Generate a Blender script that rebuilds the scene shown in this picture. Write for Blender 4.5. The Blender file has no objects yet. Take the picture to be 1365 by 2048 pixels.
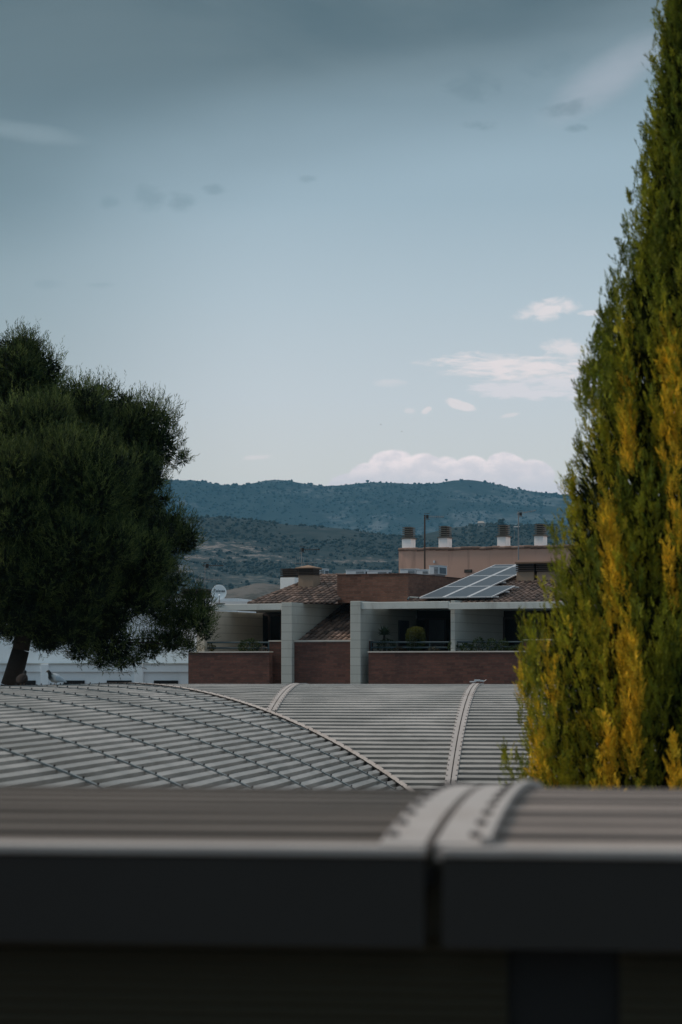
import bpy, bmesh, math, random
import numpy as np
from mathutils import Vector, Matrix
C = bpy.context
scn = C.scene
R = math.radians
random.seed(7)
rng = np.random.default_rng(7)

# ------------------------------------------------------------------ camera
FPX = 4835.0            # focal length in photo pixels (85 mm on a 36 mm high frame of 2048 px)
HOR = 1337.0            # photo row of the horizon
CX = 682.5
ZC = 8.0                # eye height
cam = bpy.data.cameras.new('camera')
camo = bpy.data.objects.new('camera', cam)
scn.collection.objects.link(camo)
camo.location = (0, 0, ZC)
camo.rotation_euler = (R(90), 0, 0)
cam.sensor_fit = 'VERTICAL'
cam.sensor_height = 36
cam.lens = FPX / 2048 * 36
cam.shift_y = (HOR - 1024) / 2048
cam.clip_start = 0.1
cam.clip_end = 30000
cam.dof.use_dof = True
cam.dof.focus_distance = 85
cam.dof.aperture_fstop = 4.5
scn.camera = camo
scn.view_settings.view_transform = 'Standard'
scn.view_settings.look = 'None'
scn.view_settings.exposure = 0
scn.view_settings.gamma = 1
scn.cycles.use_denoising = True
scn.cycles.max_bounces = 6
scn.cycles.volume_bounces = 0

# ------------------------------------------------------------------ node helpers
class NT:
    def __init__(s, tree):
        s.t = tree; s.n = tree.nodes; s.l = tree.links
    def new(s, typ, **kw):
        nd = s.n.new(typ)
        for k, v in kw.items(): setattr(nd, k, v)
        return nd
    def put(s, sock, v):
        if hasattr(v, 'is_output') or isinstance(v, bpy.types.NodeSocket): s.l.new(v, sock)
        else: sock.default_value = v
    def math(s, op, a, b=0.0, c=0.0, clamp=False):
        m = s.new('ShaderNodeMath', operation=op, use_clamp=clamp)
        s.put(m.inputs[0], a); s.put(m.inputs[1], b); s.put(m.inputs[2], c)
        return m.outputs[0]
    def mix(s, f, a, b, mode='MIX'):
        m = s.new('ShaderNodeMix', data_type='RGBA', blend_type=mode)
        s.put(m.inputs[0], f)
        for sock, v in ((m.inputs[6], a), (m.inputs[7], b)):
            if isinstance(v, tuple) and len(v) == 3: v = v + (1,)
            s.put(sock, v)
        return m.outputs[2]
    def smooth(s, x, lo, hi, a=0.0, b=1.0):
        m = s.new('ShaderNodeMapRange', interpolation_type='SMOOTHSTEP')
        s.put(m.inputs[0], x)
        for i, v in enumerate((lo, hi, a, b)): s.put(m.inputs[i + 1], v)
        return m.outputs[0]
    def noise(s, vec, scale, detail=4, rough=.55, dist=0.0):
        m = s.new('ShaderNodeTexNoise')
        if vec is not None: s.l.new(vec, m.inputs['Vector'])
        m.inputs['Scale'].default_value = scale; m.inputs['Detail'].default_value = detail
        m.inputs['Roughness'].default_value = rough; m.inputs['Distortion'].default_value = dist
        return m.outputs[0]
    def ramp(s, fac, stops, interp='LINEAR'):
        m = s.new('ShaderNodeValToRGB'); cr = m.color_ramp; cr.interpolation = interp
        while len(cr.elements) < len(stops): cr.elements.new(.5)
        for e, (p, c) in zip(cr.elements, stops):
            e.position = p; e.color = tuple(c) + (1,)
        s.put(m.inputs[0], fac)
        return m.outputs[0]
    def vmul(s, vec, xyz):
        m = s.new('ShaderNodeVectorMath', operation='MULTIPLY')
        s.l.new(vec, m.inputs[0]); m.inputs[1].default_value = xyz
        return m.outputs[0]

def lin(r, g, b):
    return tuple(((c / 255) / 12.92 if c / 255 <= .04045 else ((c / 255 + .055) / 1.055) ** 2.4) for c in (r, g, b))

# ------------------------------------------------------------------ sky and sun
SUN_EL, SUN_AZ = 44.0, -76.0     # azimuth from +Y (view direction), positive to the right
world = bpy.data.worlds.new('World'); scn.world = world; world.use_nodes = True
w = NT(world.node_tree); w.n.clear()
tc = w.new('ShaderNodeTexCoord')
sep = w.new('ShaderNodeSeparateXYZ'); w.l.new(tc.outputs['Generated'], sep.inputs[0])
az = w.math('ARCTAN2', sep.outputs[0], sep.outputs[1])
el = w.math('ARCSINE', sep.outputs[2])
cmb = w.new('ShaderNodeCombineXYZ')
w.l.new(az, cmb.inputs[0]); w.l.new(el, cmb.inputs[1])
ae = cmb.outputs[0]
sky = w.new('ShaderNodeTexSky', sky_type='NISHITA', sun_disc=False, sun_elevation=R(SUN_EL), sun_rotation=R(SUN_AZ))
sky.air_density = 1.2; sky.dust_density = 1.5
skyc = w.mix(1.0, sky.outputs[0], (.075, .075, .075), 'MULTIPLY')
def E(py): return math.atan((HOR - py) / FPX)
def A(px): return math.atan((px - CX) / FPX)
erange = .45
base = w.ramp(w.math('DIVIDE', el, erange), [
    (0.0, lin(224, 219, 214)), (E(950) / erange, lin(219, 217, 213)), (E(800) / erange, lin(205, 210, 214)),
    (E(600) / erange, lin(183, 196, 204)), (E(400) / erange, lin(159, 178, 189)), (E(200) / erange, lin(150, 171, 183)),
    (.75, lin(190, 205, 214)), (1.0, lin(226, 233, 238))])  # top two stops lie out of view, brightened to light the roofs
col = w.mix(.1, base, skyc)
# bright side is in front, unseen sky behind set duller to keep rib fronts dark
dark_side = w.smooth(sep.outputs[1], -.35, .75, 1.0, 0.0)
n1 = w.noise(w.vmul(ae, (3.2, 9, 1)), 1.0, 4, .5, .3)
n1c = w.math('SUBTRACT', n1, .5)
# left edge of this part of the sky is a little duller
lft = w.smooth(az, -.16, -.02, 1.0, 0.0)
col = w.mix(w.math('MULTIPLY', lft, .62), col, w.mix(1.0, col, lin(180, 190, 189), 'MULTIPLY'))
# heavy cloud bank across the top: its lower edge climbs to the right
edge = w.math('ADD', w.math('MULTIPLY', az, .20), .226)
edge = w.math('ADD', edge, w.math('MULTIPLY', n1c, .09))
bank = w.math('MULTIPLY', w.smooth(w.math('SUBTRACT', el, edge), -.042, .038), w.smooth(el, .36, .6, 1.0, 0.0))
n2 = w.noise(w.vmul(ae, (6, 16, 1)), 1.0, 5, .55, .4)
bankc = w.mix(w.smooth(n2, .3, .7), lin(68, 88, 97), lin(98, 113, 119))
bankc = w.mix(w.smooth(el, .2, .3), lin(104, 121, 129), bankc)
col = w.mix(w.math('MULTIPLY', bank, .97), col, bankc)

def blob(px, py, rx, ry, tilt=0.0, soft=.55, amp=1.1, nscale=60.0, stretch=2.2, seed=0.0):
    """soft mask of one cloud in azimuth/elevation"""
    ax, ey = A(px), E(py)
    rx /= FPX; ry /= FPX
    dx = w.math('SUBTRACT', az, ax); dy = w.math('SUBTRACT', el, ey)
    if tilt: dy = w.math('SUBTRACT', dy, w.math('MULTIPLY', dx, tilt))
    q = w.math('ADD', w.math('POWER', w.math('ABSOLUTE', w.math('DIVIDE', dx, rx)), 2.0),
               w.math('POWER', w.math('ABSOLUTE', w.math('DIVIDE', dy, ry)), 2.0))
    mp = w.new('ShaderNodeVectorMath', operation='ADD'); w.l.new(w.vmul(ae, (1, stretch, 1)), mp.inputs[0]); mp.inputs[1].default_value = (seed, seed * .7, seed)
    nn = w.noise(mp.outputs[0], nscale * 1.5, 7, .62, .3)
    v = w.math('ADD', w.math('SUBTRACT', 1.0, q), w.math('MULTIPLY', w.math('SUBTRACT', nn, .5), amp * 4.2))
    return w.smooth(v, -soft * .2, soft)
def over(col, mask, op, c):
    return w.mix(w.math('MULTIPLY', mask, op), col, c)
pink = lin(234, 223, 222)
pk2 = lin(222, 217, 220)
grey = lin(108, 128, 138)
# soft pale patches under the bank
col = over(col, blob(1220, 160, 140, 56, .55, 1.5, .3, 22), .6, lin(170, 176, 186))
col = over(col, blob(60, 275, 120, 22, -.12, 1.3, .3, 30, 3, 2), .42, lin(146, 162, 170))
# small dark scud
for k, (px, py, rx, ry, t) in enumerate([(945, 172, 62, 32, 0), (1135, 222, 62, 17, .1), (965, 252, 40, 11, 0), (1150, 262, 24, 9, 0), (298, 398, 34, 30, 0),
                                       (362, 406, 32, 24, -.1), (428, 380, 26, 12, 0), (216, 408, 22, 14, 0), (616, 358, 20, 8, 0), (98, 575, 34, 9, 0), (206, 574, 30, 7, 0), (1100, 135, 70, 30, .3)]):
    col = over(col, blob(px, py, rx, ry, t, 1.5, .9, 70, 1.6, k * 1.3), .5 if k not in (9, 10) else .22, grey if py < 300 else lin(122, 142, 152))
# lit clouds
col = over(col, blob(1098, 622, 62, 22, .12, 1.1, .7, 90, 2, 3), .8, pink)
col = over(col, blob(1180, 630, 24, 6, 0, .8, .8, 90, 3, 5), .6, pink)
col = over(col, blob(1130, 700, 50, 20, -.15, 1.2, .8, 80, 2.5, 6), .75, pink)
col = over(col, blob(1040, 738, 178, 28, -.03, 1.15, 1.1, 48, 4.2, 8), .97, pink)
col = over(col, blob(1075, 780, 145, 22, 0, .9, 1.1, 48, 4.2, 9), .9, pk2)
col = over(col, blob(922, 811, 32, 11, -.25, .6, .5, 90, 2, 11), .8, pink)
col = over(col, blob(853, 821, 12, 8, .4, .7, .5, 90, 2, 12), .7, pink)
col = over(col, blob(818, 822, 14, 6, 0, .8, .6, 90, 2, 13), .4, pink)
col = over(col, blob(1020, 832, 22, 5, .2, .8, .6, 90, 2, 14), .5, pink)
col = over(col, blob(775, 766, 38, 9, 0, 1.2, .8, 70, 3, 15), .3, pink)
col = over(col, blob(515, 915, 36, 6, .1, 1.0, .8, 90, 3, 16), .5, pink)
# cumulus low over the ridge: crisp crown, soft foot
cum = None
for k, (px, py, rx, ry) in enumerate([(785, 948, 58, 50), (742, 966, 54, 42), (700, 978, 50, 32), (845, 955, 52, 50), (893, 958, 42, 46), (945, 955, 48, 45), (1010, 950, 50, 46), (1066, 955, 44, 36), (1000, 1010, 150, 70), (840, 1010, 150, 70), (1115, 985, 50, 18)]):
    m = blob(px, py, rx, ry, 0, .22, .14, 62, 1.3, 20 + k)
    cum = m if cum is None else w.math('MAXIMUM', cum, m)
cumc = w.mix(w.smooth(el, E(975), E(915)), lin(214, 210, 215), (1.0, .86, .85))
cn = w.noise(w.vmul(ae, (1, 1.6, 1)), 95, 5, .6)
cumc = w.mix(w.smooth(cn, .35, .65), cumc, w.mix(.6, cumc, lin(205, 203, 210)))
col = over(col, cum, .92, cumc)
col = w.mix(w.smooth(el, -.02, -.06, 0.0, 1.0), col, lin(60, 66, 68))
col = w.mix(w.math('MULTIPLY', dark_side, .9), col, lin(132, 149, 161))
bg = w.new('ShaderNodeBackground'); w.l.new(col, bg.inputs[0]); bg.inputs[1].default_value = 1.12
wo = w.new('ShaderNodeOutputWorld'); w.l.new(bg.outputs[0], wo.inputs[0])

sl = bpy.data.lights.new('sun', 'SUN'); slo = bpy.data.objects.new('sun', sl)
scn.collection.objects.link(slo)
sl.energy = 2.7; sl.angle = R(14); sl.color = (1.0, .86, .74)
sd = Vector((math.sin(R(SUN_AZ)) * math.cos(R(SUN_EL)), math.cos(R(SUN_AZ)) * math.cos(R(SUN_EL)), math.sin(R(SUN_EL))))
slo.rotation_euler = sd.to_track_quat('Z', 'Y').to_euler()
slo.location = (-20, -10, 40)

# ------------------------------------------------------------------ materials
def mat(name, fn):
    m = bpy.data.materials.new(name); m.use_nodes = True
    t = NT(m.node_tree); b = t.n['Principled BSDF']
    fn(t, b)
    return m
def setp(t, b, col=None, rough=None, metal=None, spec=None):
    if col is not None: t.put(b.inputs['Base Color'], col if not (isinstance(col, tuple) and len(col) == 3) else col + (1,))
    if rough is not None: t.put(b.inputs['Roughness'], rough)
    if metal is not None: t.put(b.inputs['Metallic'], metal)
    if spec is not None: t.put(b.inputs['Specular IOR Level'], spec)
def bump(t, b, h, strength=.3, dist=.01):
    n = t.new('ShaderNodeBump'); n.inputs['Strength'].default_value = strength; n.inputs['Distance'].default_value = dist
    t.l.new(h, n.inputs['Height']); t.l.new(n.outputs[0], b.inputs['Normal'])
def objc(t): return t.new('ShaderNodeTexCoord').outputs['Object']
def geoc(t): return t.new('ShaderNodeNewGeometry').outputs['Position']
def uvc(t): return t.new('ShaderNodeTexCoord').outputs['UV']
def plain(name, c, rough=.7, metal=0.0, var=.25, scale=3.0, spec=.4, dirt=None, dscale=.8):
    def f(t, b):
        p = geoc(t)
        n = t.noise(p, scale, 5, .6)
        cc = t.mix(n, tuple(x * (1 - var) for x in c), tuple(min(1, x * (1 + var)) for x in c))
        if dirt:
            d = t.noise(t.vmul(p, (1, 1, .3)), dscale, 6, .65)
            cc = t.mix(t.smooth(d, .5, .75, 0, .7), cc, dirt)
        setp(t, b, cc, rough, metal, spec)
    return mat(name, f)
def metal_sheet(t, b):
    p = geoc(t)
    n = t.noise(p, .9, 5, .6); n2 = t.noise(p, 14, 4, .6)
    c = t.mix(t.smooth(n, .35, .68), (.245, .236, .218), (.375, .36, .34))
    c = t.mix(t.smooth(n2, .52, .8, 0, .5), c, (.2, .2, .185))
    oi = t.new('ShaderNodeObjectInfo')
    c = t.mix(t.math('MULTIPLY', oi.outputs['Random'], .28), c, (.17, .165, .15))
    st = t.noise(t.vmul(p, (.5, .5, 3)), 2.2, 6, .7, .6)
    c = t.mix(t.smooth(st, .55, .72, 0, .55), c, (.15, .14, .12))
    setp(t, b, c, t.smooth(n, .3, .7, .42, .6), .1, .5)
M = {}
M['sheet'] = mat('ribbed_roof_metal', metal_sheet)
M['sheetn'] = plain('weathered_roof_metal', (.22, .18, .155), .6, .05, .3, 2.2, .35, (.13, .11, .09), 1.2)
M['sheetd'] = plain('shaded_roof_metal', (.105, .083, .066), .6, .05, .35, 1.6, .35, (.06, .05, .04), .9)  # weathered metal with the left sheet's shade put into its colour
M['flash'] = plain('flashing_metal', (.36, .33, .31), .55, .1, .18, 5, .45, (.25, .2, .17), 3)
M['strip'] = plain('seam_strip_metal', (.2, .22, .22), .45, .3, .2, 6)
M['bolt'] = plain('bolt_dark', (.05, .045, .045), .5, .5, .2, 20)
M['fascia'] = plain('dark_fascia', (.021, .0185, .0165), .5, 0, .25, 1.5, .3)
M['shutter'] = plain('dark_shutter', (.062, .054, .036), .6, 0, .2, 2, .25)
M['gap'] = plain('dark_gap', (.012, .012, .012), .9)
M['roofwall'] = plain('render_wall_grey', (.2, .2, .19), .85, 0, .15, .7)

def brickf(c1, c2, mortar):
    def f(t, b):
        uv = uvc(t)
        br = t.new('ShaderNodeTexBrick'); t.l.new(uv, br.inputs['Vector'])
        br.inputs['Color1'].default_value = c1 + (1,); br.inputs['Color2'].default_value = c2 + (1,)
        br.inputs['Mortar'].default_value = mortar + (1,)
        br.inputs['Scale'].default_value = 1; br.inputs['Mortar Size'].default_value = .008
        br.inputs['Brick Width'].default_value = .3; br.inputs['Row Height'].default_value = .1
        br.inputs['Bias'].default_value = 0
        n = t.noise(uv, 1.1, 4, .6); n3 = t.noise(t.vmul(uv, (1, 3, 1)), 6, 3, .6)
        c = t.mix(t.smooth(n, .3, .75, 0, .45), br.outputs[0], (mortar[0] * .5, mortar[1] * .45, mortar[2] * .45))
        c = t.mix(t.smooth(n3, .5, .7, 0, .35), c, tuple(x * 1.5 for x in c1))
        setp(t, b, c, .85, 0, .3)
    return f
M['brick'] = mat('red_brick', brickf((.155, .068, .052), (.085, .04, .034), (.09, .066, .055)))
M['brick2'] = mat('orange_brick', brickf((.2, .1, .07), (.12, .056, .04), (.13, .09, .07)))
def panelf(c):
    def f(t, b):
        uv = uvc(t)
        br = t.new('ShaderNodeTexBrick'); t.l.new(uv, br.inputs['Vector'])
        br.inputs['Color1'].default_value = c + (1,); br.inputs['Color2'].default_value = tuple(x * .93 for x in c) + (1,)
        br.inputs['Mortar'].default_value = tuple(x * .68 for x in c) + (1,)
        br.inputs['Scale'].default_value = 1; br.inputs['Mortar Size'].default_value = .014
        br.inputs['Brick Width'].default_value = 30; br.inputs['Row Height'].default_value = .3
        n = t.noise(t.vmul(uv, (1, .25, 1)), 3, 5, .65)
        cc = t.mix(t.smooth(n, .45, .8, 0, .4), br.outputs[0], tuple(x * .6 for x in c))
        setp(t, b, cc, .8, 0, .3)
    return f
M['panel'] = mat('grey_block_wall', panelf((.46, .48, .45)))
M['beigewall'] = mat('beige_block_wall', panelf((.58, .52, .43)))
M['fasciaw'] = plain('pale_fascia', (.55, .58, .56), .7, 0, .12, 2, .3, (.3, .3, .28), 1.5)
M['coping'] = plain('stone_coping', (.55, .52, .47), .7, 0, .15, 4)
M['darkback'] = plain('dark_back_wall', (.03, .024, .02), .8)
M['doorg'] = plain('grey_door', (.11, .11, .12), .6)
M['doorp'] = plain('slate_door', (.06, .062, .075), .6)
M['brownframe'] = plain('brown_frame', (.055, .035, .028), .6)
M['glass'] = mat('dark_glass', lambda t, b: setp(t, b, (.01, .011, .012), .12, 0, .5))
M['rail'] = plain('teal_rail', (.045, .075, .09), .5, .2)
M['beige'] = plain('beige_render', (.3, .225, .165), .85, 0, .1, 2, .3, (.2, .15, .11), 1.0)
M['slat'] = plain('brown_slat', (.045, .032, .026), .7)
M['capb'] = plain('clay_cap', (.2, .13, .085), .8)
M['white'] = plain('white_render', (.8, .87, .92), .8, 0, .05, 1.2, .3, (.6, .66, .69), .5)
M['chimw'] = plain('white_chimney', (.86, .88, .88), .8, 0, .06, 3, .3, (.62, .62, .6), 2.5)
M['slatg'] = plain('grey_slat', (.13, .125, .11), .8, 0, .25, 8)
def terra(t, b):
    p = geoc(t)
    n = t.noise(p, .45, 5, .6)
    c = t.mix(n, (.5, .3, .225), (.66, .42, .33))
    st = t.noise(t.vmul(p, (2.2, 2.2, .22)), 1, 5, .65)
    c = t.mix(t.smooth(st, .52, .72, 0, .5), c, (.22, .14, .115))
    st2 = t.noise(t.vmul(p, (1.1, 1.1, .5)), .8, 5, .65)
    c = t.mix(t.smooth(st2, .55, .7, 0, .45), c, (.52, .38, .32))
    setp(t, b, c, .9, 0, .3)
M['terra'] = mat('terracotta_render', terra)
def tilef(t, b):
    a = t.new('ShaderNodeAttribute', attribute_name='rnd')
    c = t.ramp(a.outputs['Fac'], [(0, (.06, .044, .038)), (.3, (.11, .076, .062)), (.6, (.155, .105, .084)), (.85, (.2, .135, .105)), (1, (.27, .19, .155))])
    n = t.noise(geoc(t), 7, 4, .6)
    c = t.mix(t.smooth(n, .4, .75, 0, .5), c, (.09, .07, .06))
    setp(t, b, c, .85, 0, .3)
M['tile'] = mat('clay_tiles', tilef)
def solarf(t, b):
    uv = uvc(t)
    br = t.new('ShaderNodeTexBrick'); br.offset = 0
    t.l.new(uv, br.inputs['Vector'])
    br.inputs['Color1'].default_value = (.012, .02, .034, 1); br.inputs['Color2'].default_value = (.014, .023, .038, 1)
    br.inputs['Mortar'].default_value = (.05, .06, .07, 1); br.inputs['Scale'].default_value = 1
    br.inputs['Mortar Size'].default_value = .006; br.inputs['Brick Width'].default_value = .16; br.inputs['Row Height'].default_value = .16
    setp(t, b, br.outputs[0], .3, 0, .35)
M['solar'] = mat('solar_cells', solarf)
M['alu'] = plain('aluminium', (.6, .62, .64), .4, .5, .1)
M['acw'] = plain('ac_casing', (.55, .63, .68), .55, 0, .08, 6)
M['acd'] = plain('ac_grille', (.06, .1, .13), .6)
M['mast'] = plain('galvanised_mast', (.25, .26, .27), .5, .5, .2)
M['mastb'] = plain('rusty_mast', (.07, .045, .035), .7, .3, .3, 15)
M['dish'] = plain('dish_white', (.84, .9, .93), .5, 0, .03)
M['ink'] = plain('dish_lettering', (.02, .04, .05), .6)
M['bark'] = plain('bark', (.035, .026, .02), .9, 0, .4, 12)
M['pave'] = plain('ground_paving', (.12, .115, .105), .9, 0, .3, .2)
def leaff(rough=.65, transl=.0):
    def f(t, b):
        a = t.new('ShaderNodeAttribute', attribute_name='Col')
        setp(t, b, a.outputs['Color'], rough, 0, .12)
        if transl:
            b.inputs['Transmission Weight'].default_value = 0
            tr = t.new('ShaderNodeBsdfTranslucent'); t.l.new(a.outputs['Color'], tr.inputs[0])
            ms = t.new('ShaderNodeMixShader'); ms.inputs[0].default_value = transl
            out = t.n['Material Output']
            t.l.new(b.outputs[0], ms.inputs[1]); t.l.new(tr.outputs[0], ms.inputs[2]); t.l.new(ms.outputs[0], out.inputs[0])
    return f
M['leaf'] = mat('foliage', leaff(.7, .25))
M['feather'] = mat('feathers', leaff(.9))

# ------------------------------------------------------------------ mesh helpers
def P(px, py, Y):
    return Vector(((px - CX) / FPX * Y, Y, ZC + (HOR - py) / FPX * Y))
def world_origin(o):
    v = Vector((0, 0, 0))
    while o is not None:
        v = v + o.location; o = o.parent
    return v
def tag(o, label=None, cat=None, group=None, kind=None):
    if label: o['label'] = label
    if cat: o['category'] = cat
    if group: o['group'] = group
    if kind: o['kind'] = kind
    return o
def empty(name, loc, label=None, cat=None, group=None):
    o = bpy.data.objects.new(name, None); o.empty_display_size = .3
    scn.collection.objects.link(o); o.location = loc
    return tag(o, label, cat, group)
class MB:
    def __init__(s, ang=0.0):
        s.v = []; s.f = []; s.mi = []; s.ang = ang
    def add(s, vs, fs, mi=0):
        b = len(s.v); s.v += [tuple(v) for v in vs]
        for f in fs: s.f.append(tuple(b + i for i in f)); s.mi.append(mi)
    def hexa(s, p, mi=0):
        """8 corners: bottom 0-3 ccw, top 4-7"""
        s.add(p, [(3, 2, 1, 0), (4, 5, 6, 7), (0, 1, 5, 4), (1, 2, 6, 5), (2, 3, 7, 6), (3, 0, 4, 7)], mi)
    def obox(s, o, U, V, W, mi=0):
        """box from a corner and three edge vectors"""
        o, U, V, W = map(Vector, (o, U, V, W))
        s.hexa([o, o + U, o + U + V, o + V, o + W, o + U + W, o + U + V + W, o + V + W], mi)
    def box(s, c, dx, dy, dz, ang=0.0, mi=0):
        """base centre c"""
        U = Vector((math.cos(ang), -math.sin(ang), 0)) * dx; V = Vector((math.sin(ang), math.cos(ang), 0)) * dy
        s.obox(Vector(c) - U / 2 - V / 2, U, V, (0, 0, dz), mi)
    def tube(s, a, b, r1, r2=None, n=8, mi=0, cap=True):
        a, b = Vector(a), Vector(b); r2 = r1 if r2 is None else r2
        d = (b - a).normalized(); x = d.orthogonal().normalized(); y = d.cross(x)
        vs = [p + (x * math.cos(t) + y * math.sin(t)) * r for p, r in ((a, r1), (b, r2)) for t in [2 * math.pi * k / n for k in range(n)]]
        fs = [(k, (k + 1) % n, n + (k + 1) % n, n + k) for k in range(n)]
        if cap: fs += [tuple(range(n))[::-1], tuple(range(n, 2 * n))]
        s.add(vs, fs, mi)
    def build(s, name, mats, parent=None, loc=None, smooth=False, uvscale=1.0, bevel=0.0):
        if not isinstance(mats, (list, tuple)): mats = [mats]
        org = world_origin(parent) if parent is not None else Vector(loc if loc is not None else (0, 0, 0))
        V = np.array(s.v, dtype=float).reshape(-1, 3) - np.array(org)
        me = bpy.data.meshes.new(name)
        me.from_pydata(V.tolist(), [], s.f)
        for m in mats: me.materials.append(m)
        if len(mats) > 1: me.polygons.foreach_set('material_index', s.mi)
        uv = me.uv_layers.new(name='UVMap')
        ca, sa = math.cos(s.ang), math.sin(s.ang)
        co = V + np.array(org)
        U = co[:, 0] * ca - co[:, 1] * sa; W = co[:, 0] * sa + co[:, 1] * ca; Z = co[:, 2]
        buf = np.zeros((len(me.loops), 2)); 
        for p in me.polygons:
            n = p.normal
            nu = abs(n.x * ca - n.y * sa); nw = abs(n.x * sa + n.y * ca); nz = abs(n.z)
            for li in p.loop_indices:
                vi = me.loops[li].vertex_index
                if nz >= nu and nz >= nw: buf[li] = (U[vi], W[vi])
                elif nw >= nu: buf[li] = (U[vi], Z[vi])
                else: buf[li] = (W[vi], Z[vi])
        uv.data.foreach_set('uv', (buf * uvscale).ravel())
        if smooth: me.polygons.foreach_set('use_smooth', [True] * len(me.polygons))
        o = bpy.data.objects.new(name, me); scn.collection.objects.link(o)
        if parent is not None: o.parent = parent
        else: o.location = org
        if bevel:
            b = o.modifiers.new('bevel', 'BEVEL'); b.width = bevel; b.segments = 1; b.limit_method = 'ANGLE'
        return o
def npmesh(name, V, F, m, parent=None, loc=(0, 0, 0), col=None, smooth=False):
    """fast mesh: V (n,3) world coords, F (m,k) same-size faces, col (n,3) per vertex"""
    org = np.array(world_origin(parent)) if parent is not None else np.array(loc, float)
    V = np.asarray(V, float) - org; F = np.asarray(F, np.int32)
    me = bpy.data.meshes.new(name)
    me.vertices.add(len(V)); me.vertices.foreach_set('co', V.astype(np.float32).ravel())
    k = F.shape[1]
    me.loops.add(F.size); me.loops.foreach_set('vertex_index', F.ravel())
    me.polygons.add(len(F)); me.polygons.foreach_set('loop_start', np.arange(0, F.size, k, dtype=np.int32))
    me.polygons.foreach_set('loop_total', np.full(len(F), k, np.int32))
    if smooth: me.polygons.foreach_set('use_smooth', np.ones(len(F), bool))
    me.update(calc_edges=True)
    if col is not None:
        a = me.color_attributes.new('Col', 'FLOAT_COLOR', 'POINT')
        a.data.foreach_set('color', np.hstack([col, np.ones((len(V), 1))]).astype(np.float32).ravel())
    me.materials.append(m)
    o = bpy.data.objects.new(name, me); scn.collection.objects.link(o)
    if parent is not None: o.parent = parent
    else: o.location = org.tolist()
    return o
def vnoise(x, y, seed=0):
    """cheap smooth 2-D value noise, numpy"""
    xi = np.floor(x).astype(np.int64); yi = np.floor(y).astype(np.int64)
    xf = x - xi; yf = y - yi
    xf = xf * xf * (3 - 2 * xf); yf = yf * yf * (3 - 2 * yf)
    def h(a, b):
        n = (a * 374761393 + b * 668265263 + seed * 1442695041) & 0xffffffff
        n = ((n ^ (n >> 13)) * 1274126177) & 0xffffffff
        return ((n ^ (n >> 16)) & 0xffff) / 65535.0
    return (h(xi, yi) * (1 - xf) + h(xi + 1, yi) * xf) * (1 - yf) + (h(xi, yi + 1) * (1 - xf) + h(xi + 1, yi + 1) * xf) * yf
def fbm(x, y, seed=0, o=4):
    a = np.zeros_like(np.asarray(x, float)); am = 1; t = 0
    for k in range(o):
        a += am * vnoise(x * 2 ** k, y * 2 ** k, seed + k); t += am; am *= .55
    return a / t

# ------------------------------------------------------------------ ground and hills
g = MB(); n = 24
ring = [0, 200, 800, 3000, 12000]
vs = [(0, 0, 0)]
for r in ring[1:]:
    for k in range(n): vs.append((r * math.cos(2 * math.pi * k / n), r * math.sin(2 * math.pi * k / n), 0))
fs = [(0, 1 + k, 1 + (k + 1) % n) for k in range(n)]
for q in range(3):
    b0 = 1 + q * n
    fs += [(b0 + k, b0 + n + k, b0 + n + (k + 1) % n, b0 + (k + 1) % n) for k in range(n)]
g.add(vs, fs)
tag(g.build('ground', M['pave']), kind='structure')

def hillmat(name, green1, green2, rock, scale, rockamt, band=None):
    def f(t, b):
        p = geoc(t)
        n = t.noise(p, scale, 8, .68)
        c = t.mix(t.smooth(n, .38, .62), green1, green2)
        r1 = t.noise(t.vmul(p, (1, 1, 1.8)), scale * .16, 6, .7, .6)
        r2 = t.noise(t.vmul(p, (1, 1, 2.5)), scale * 1.6, 6, .72)
        v = t.math('ADD', t.math('MULTIPLY', r1, .75), t.math('MULTIPLY', r2, .35))
        c = t.mix(t.smooth(v, rockamt, rockamt + .09), c, rock)
        if band:
            sp = t.new('ShaderNodeSeparateXYZ'); t.l.new(p, sp.inputs[0])
            for (xc, zc, rx, rz, amt, cc) in band:
                q = t.math('ADD', t.math('POWER', t.math('ABSOLUTE', t.math('DIVIDE', t.math('SUBTRACT', sp.outputs[0], xc), rx)), 2.0),
                           t.math('POWER', t.math('ABSOLUTE', t.math('DIVIDE', t.math('SUBTRACT', sp.outputs[2], zc), rz)), 2.0))
                m = t.math('ADD', t.math('SUBTRACT', 1.0, q), t.math('MULTIPLY', t.math('SUBTRACT', r2, .54), 13.0))
                c = t.mix(t.math('MULTIPLY', t.smooth(m, .1, 1.6), amt * .9), c, cc)
        setp(t, b, c, .95, 0, .1)
    return mat(name, f)
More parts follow.
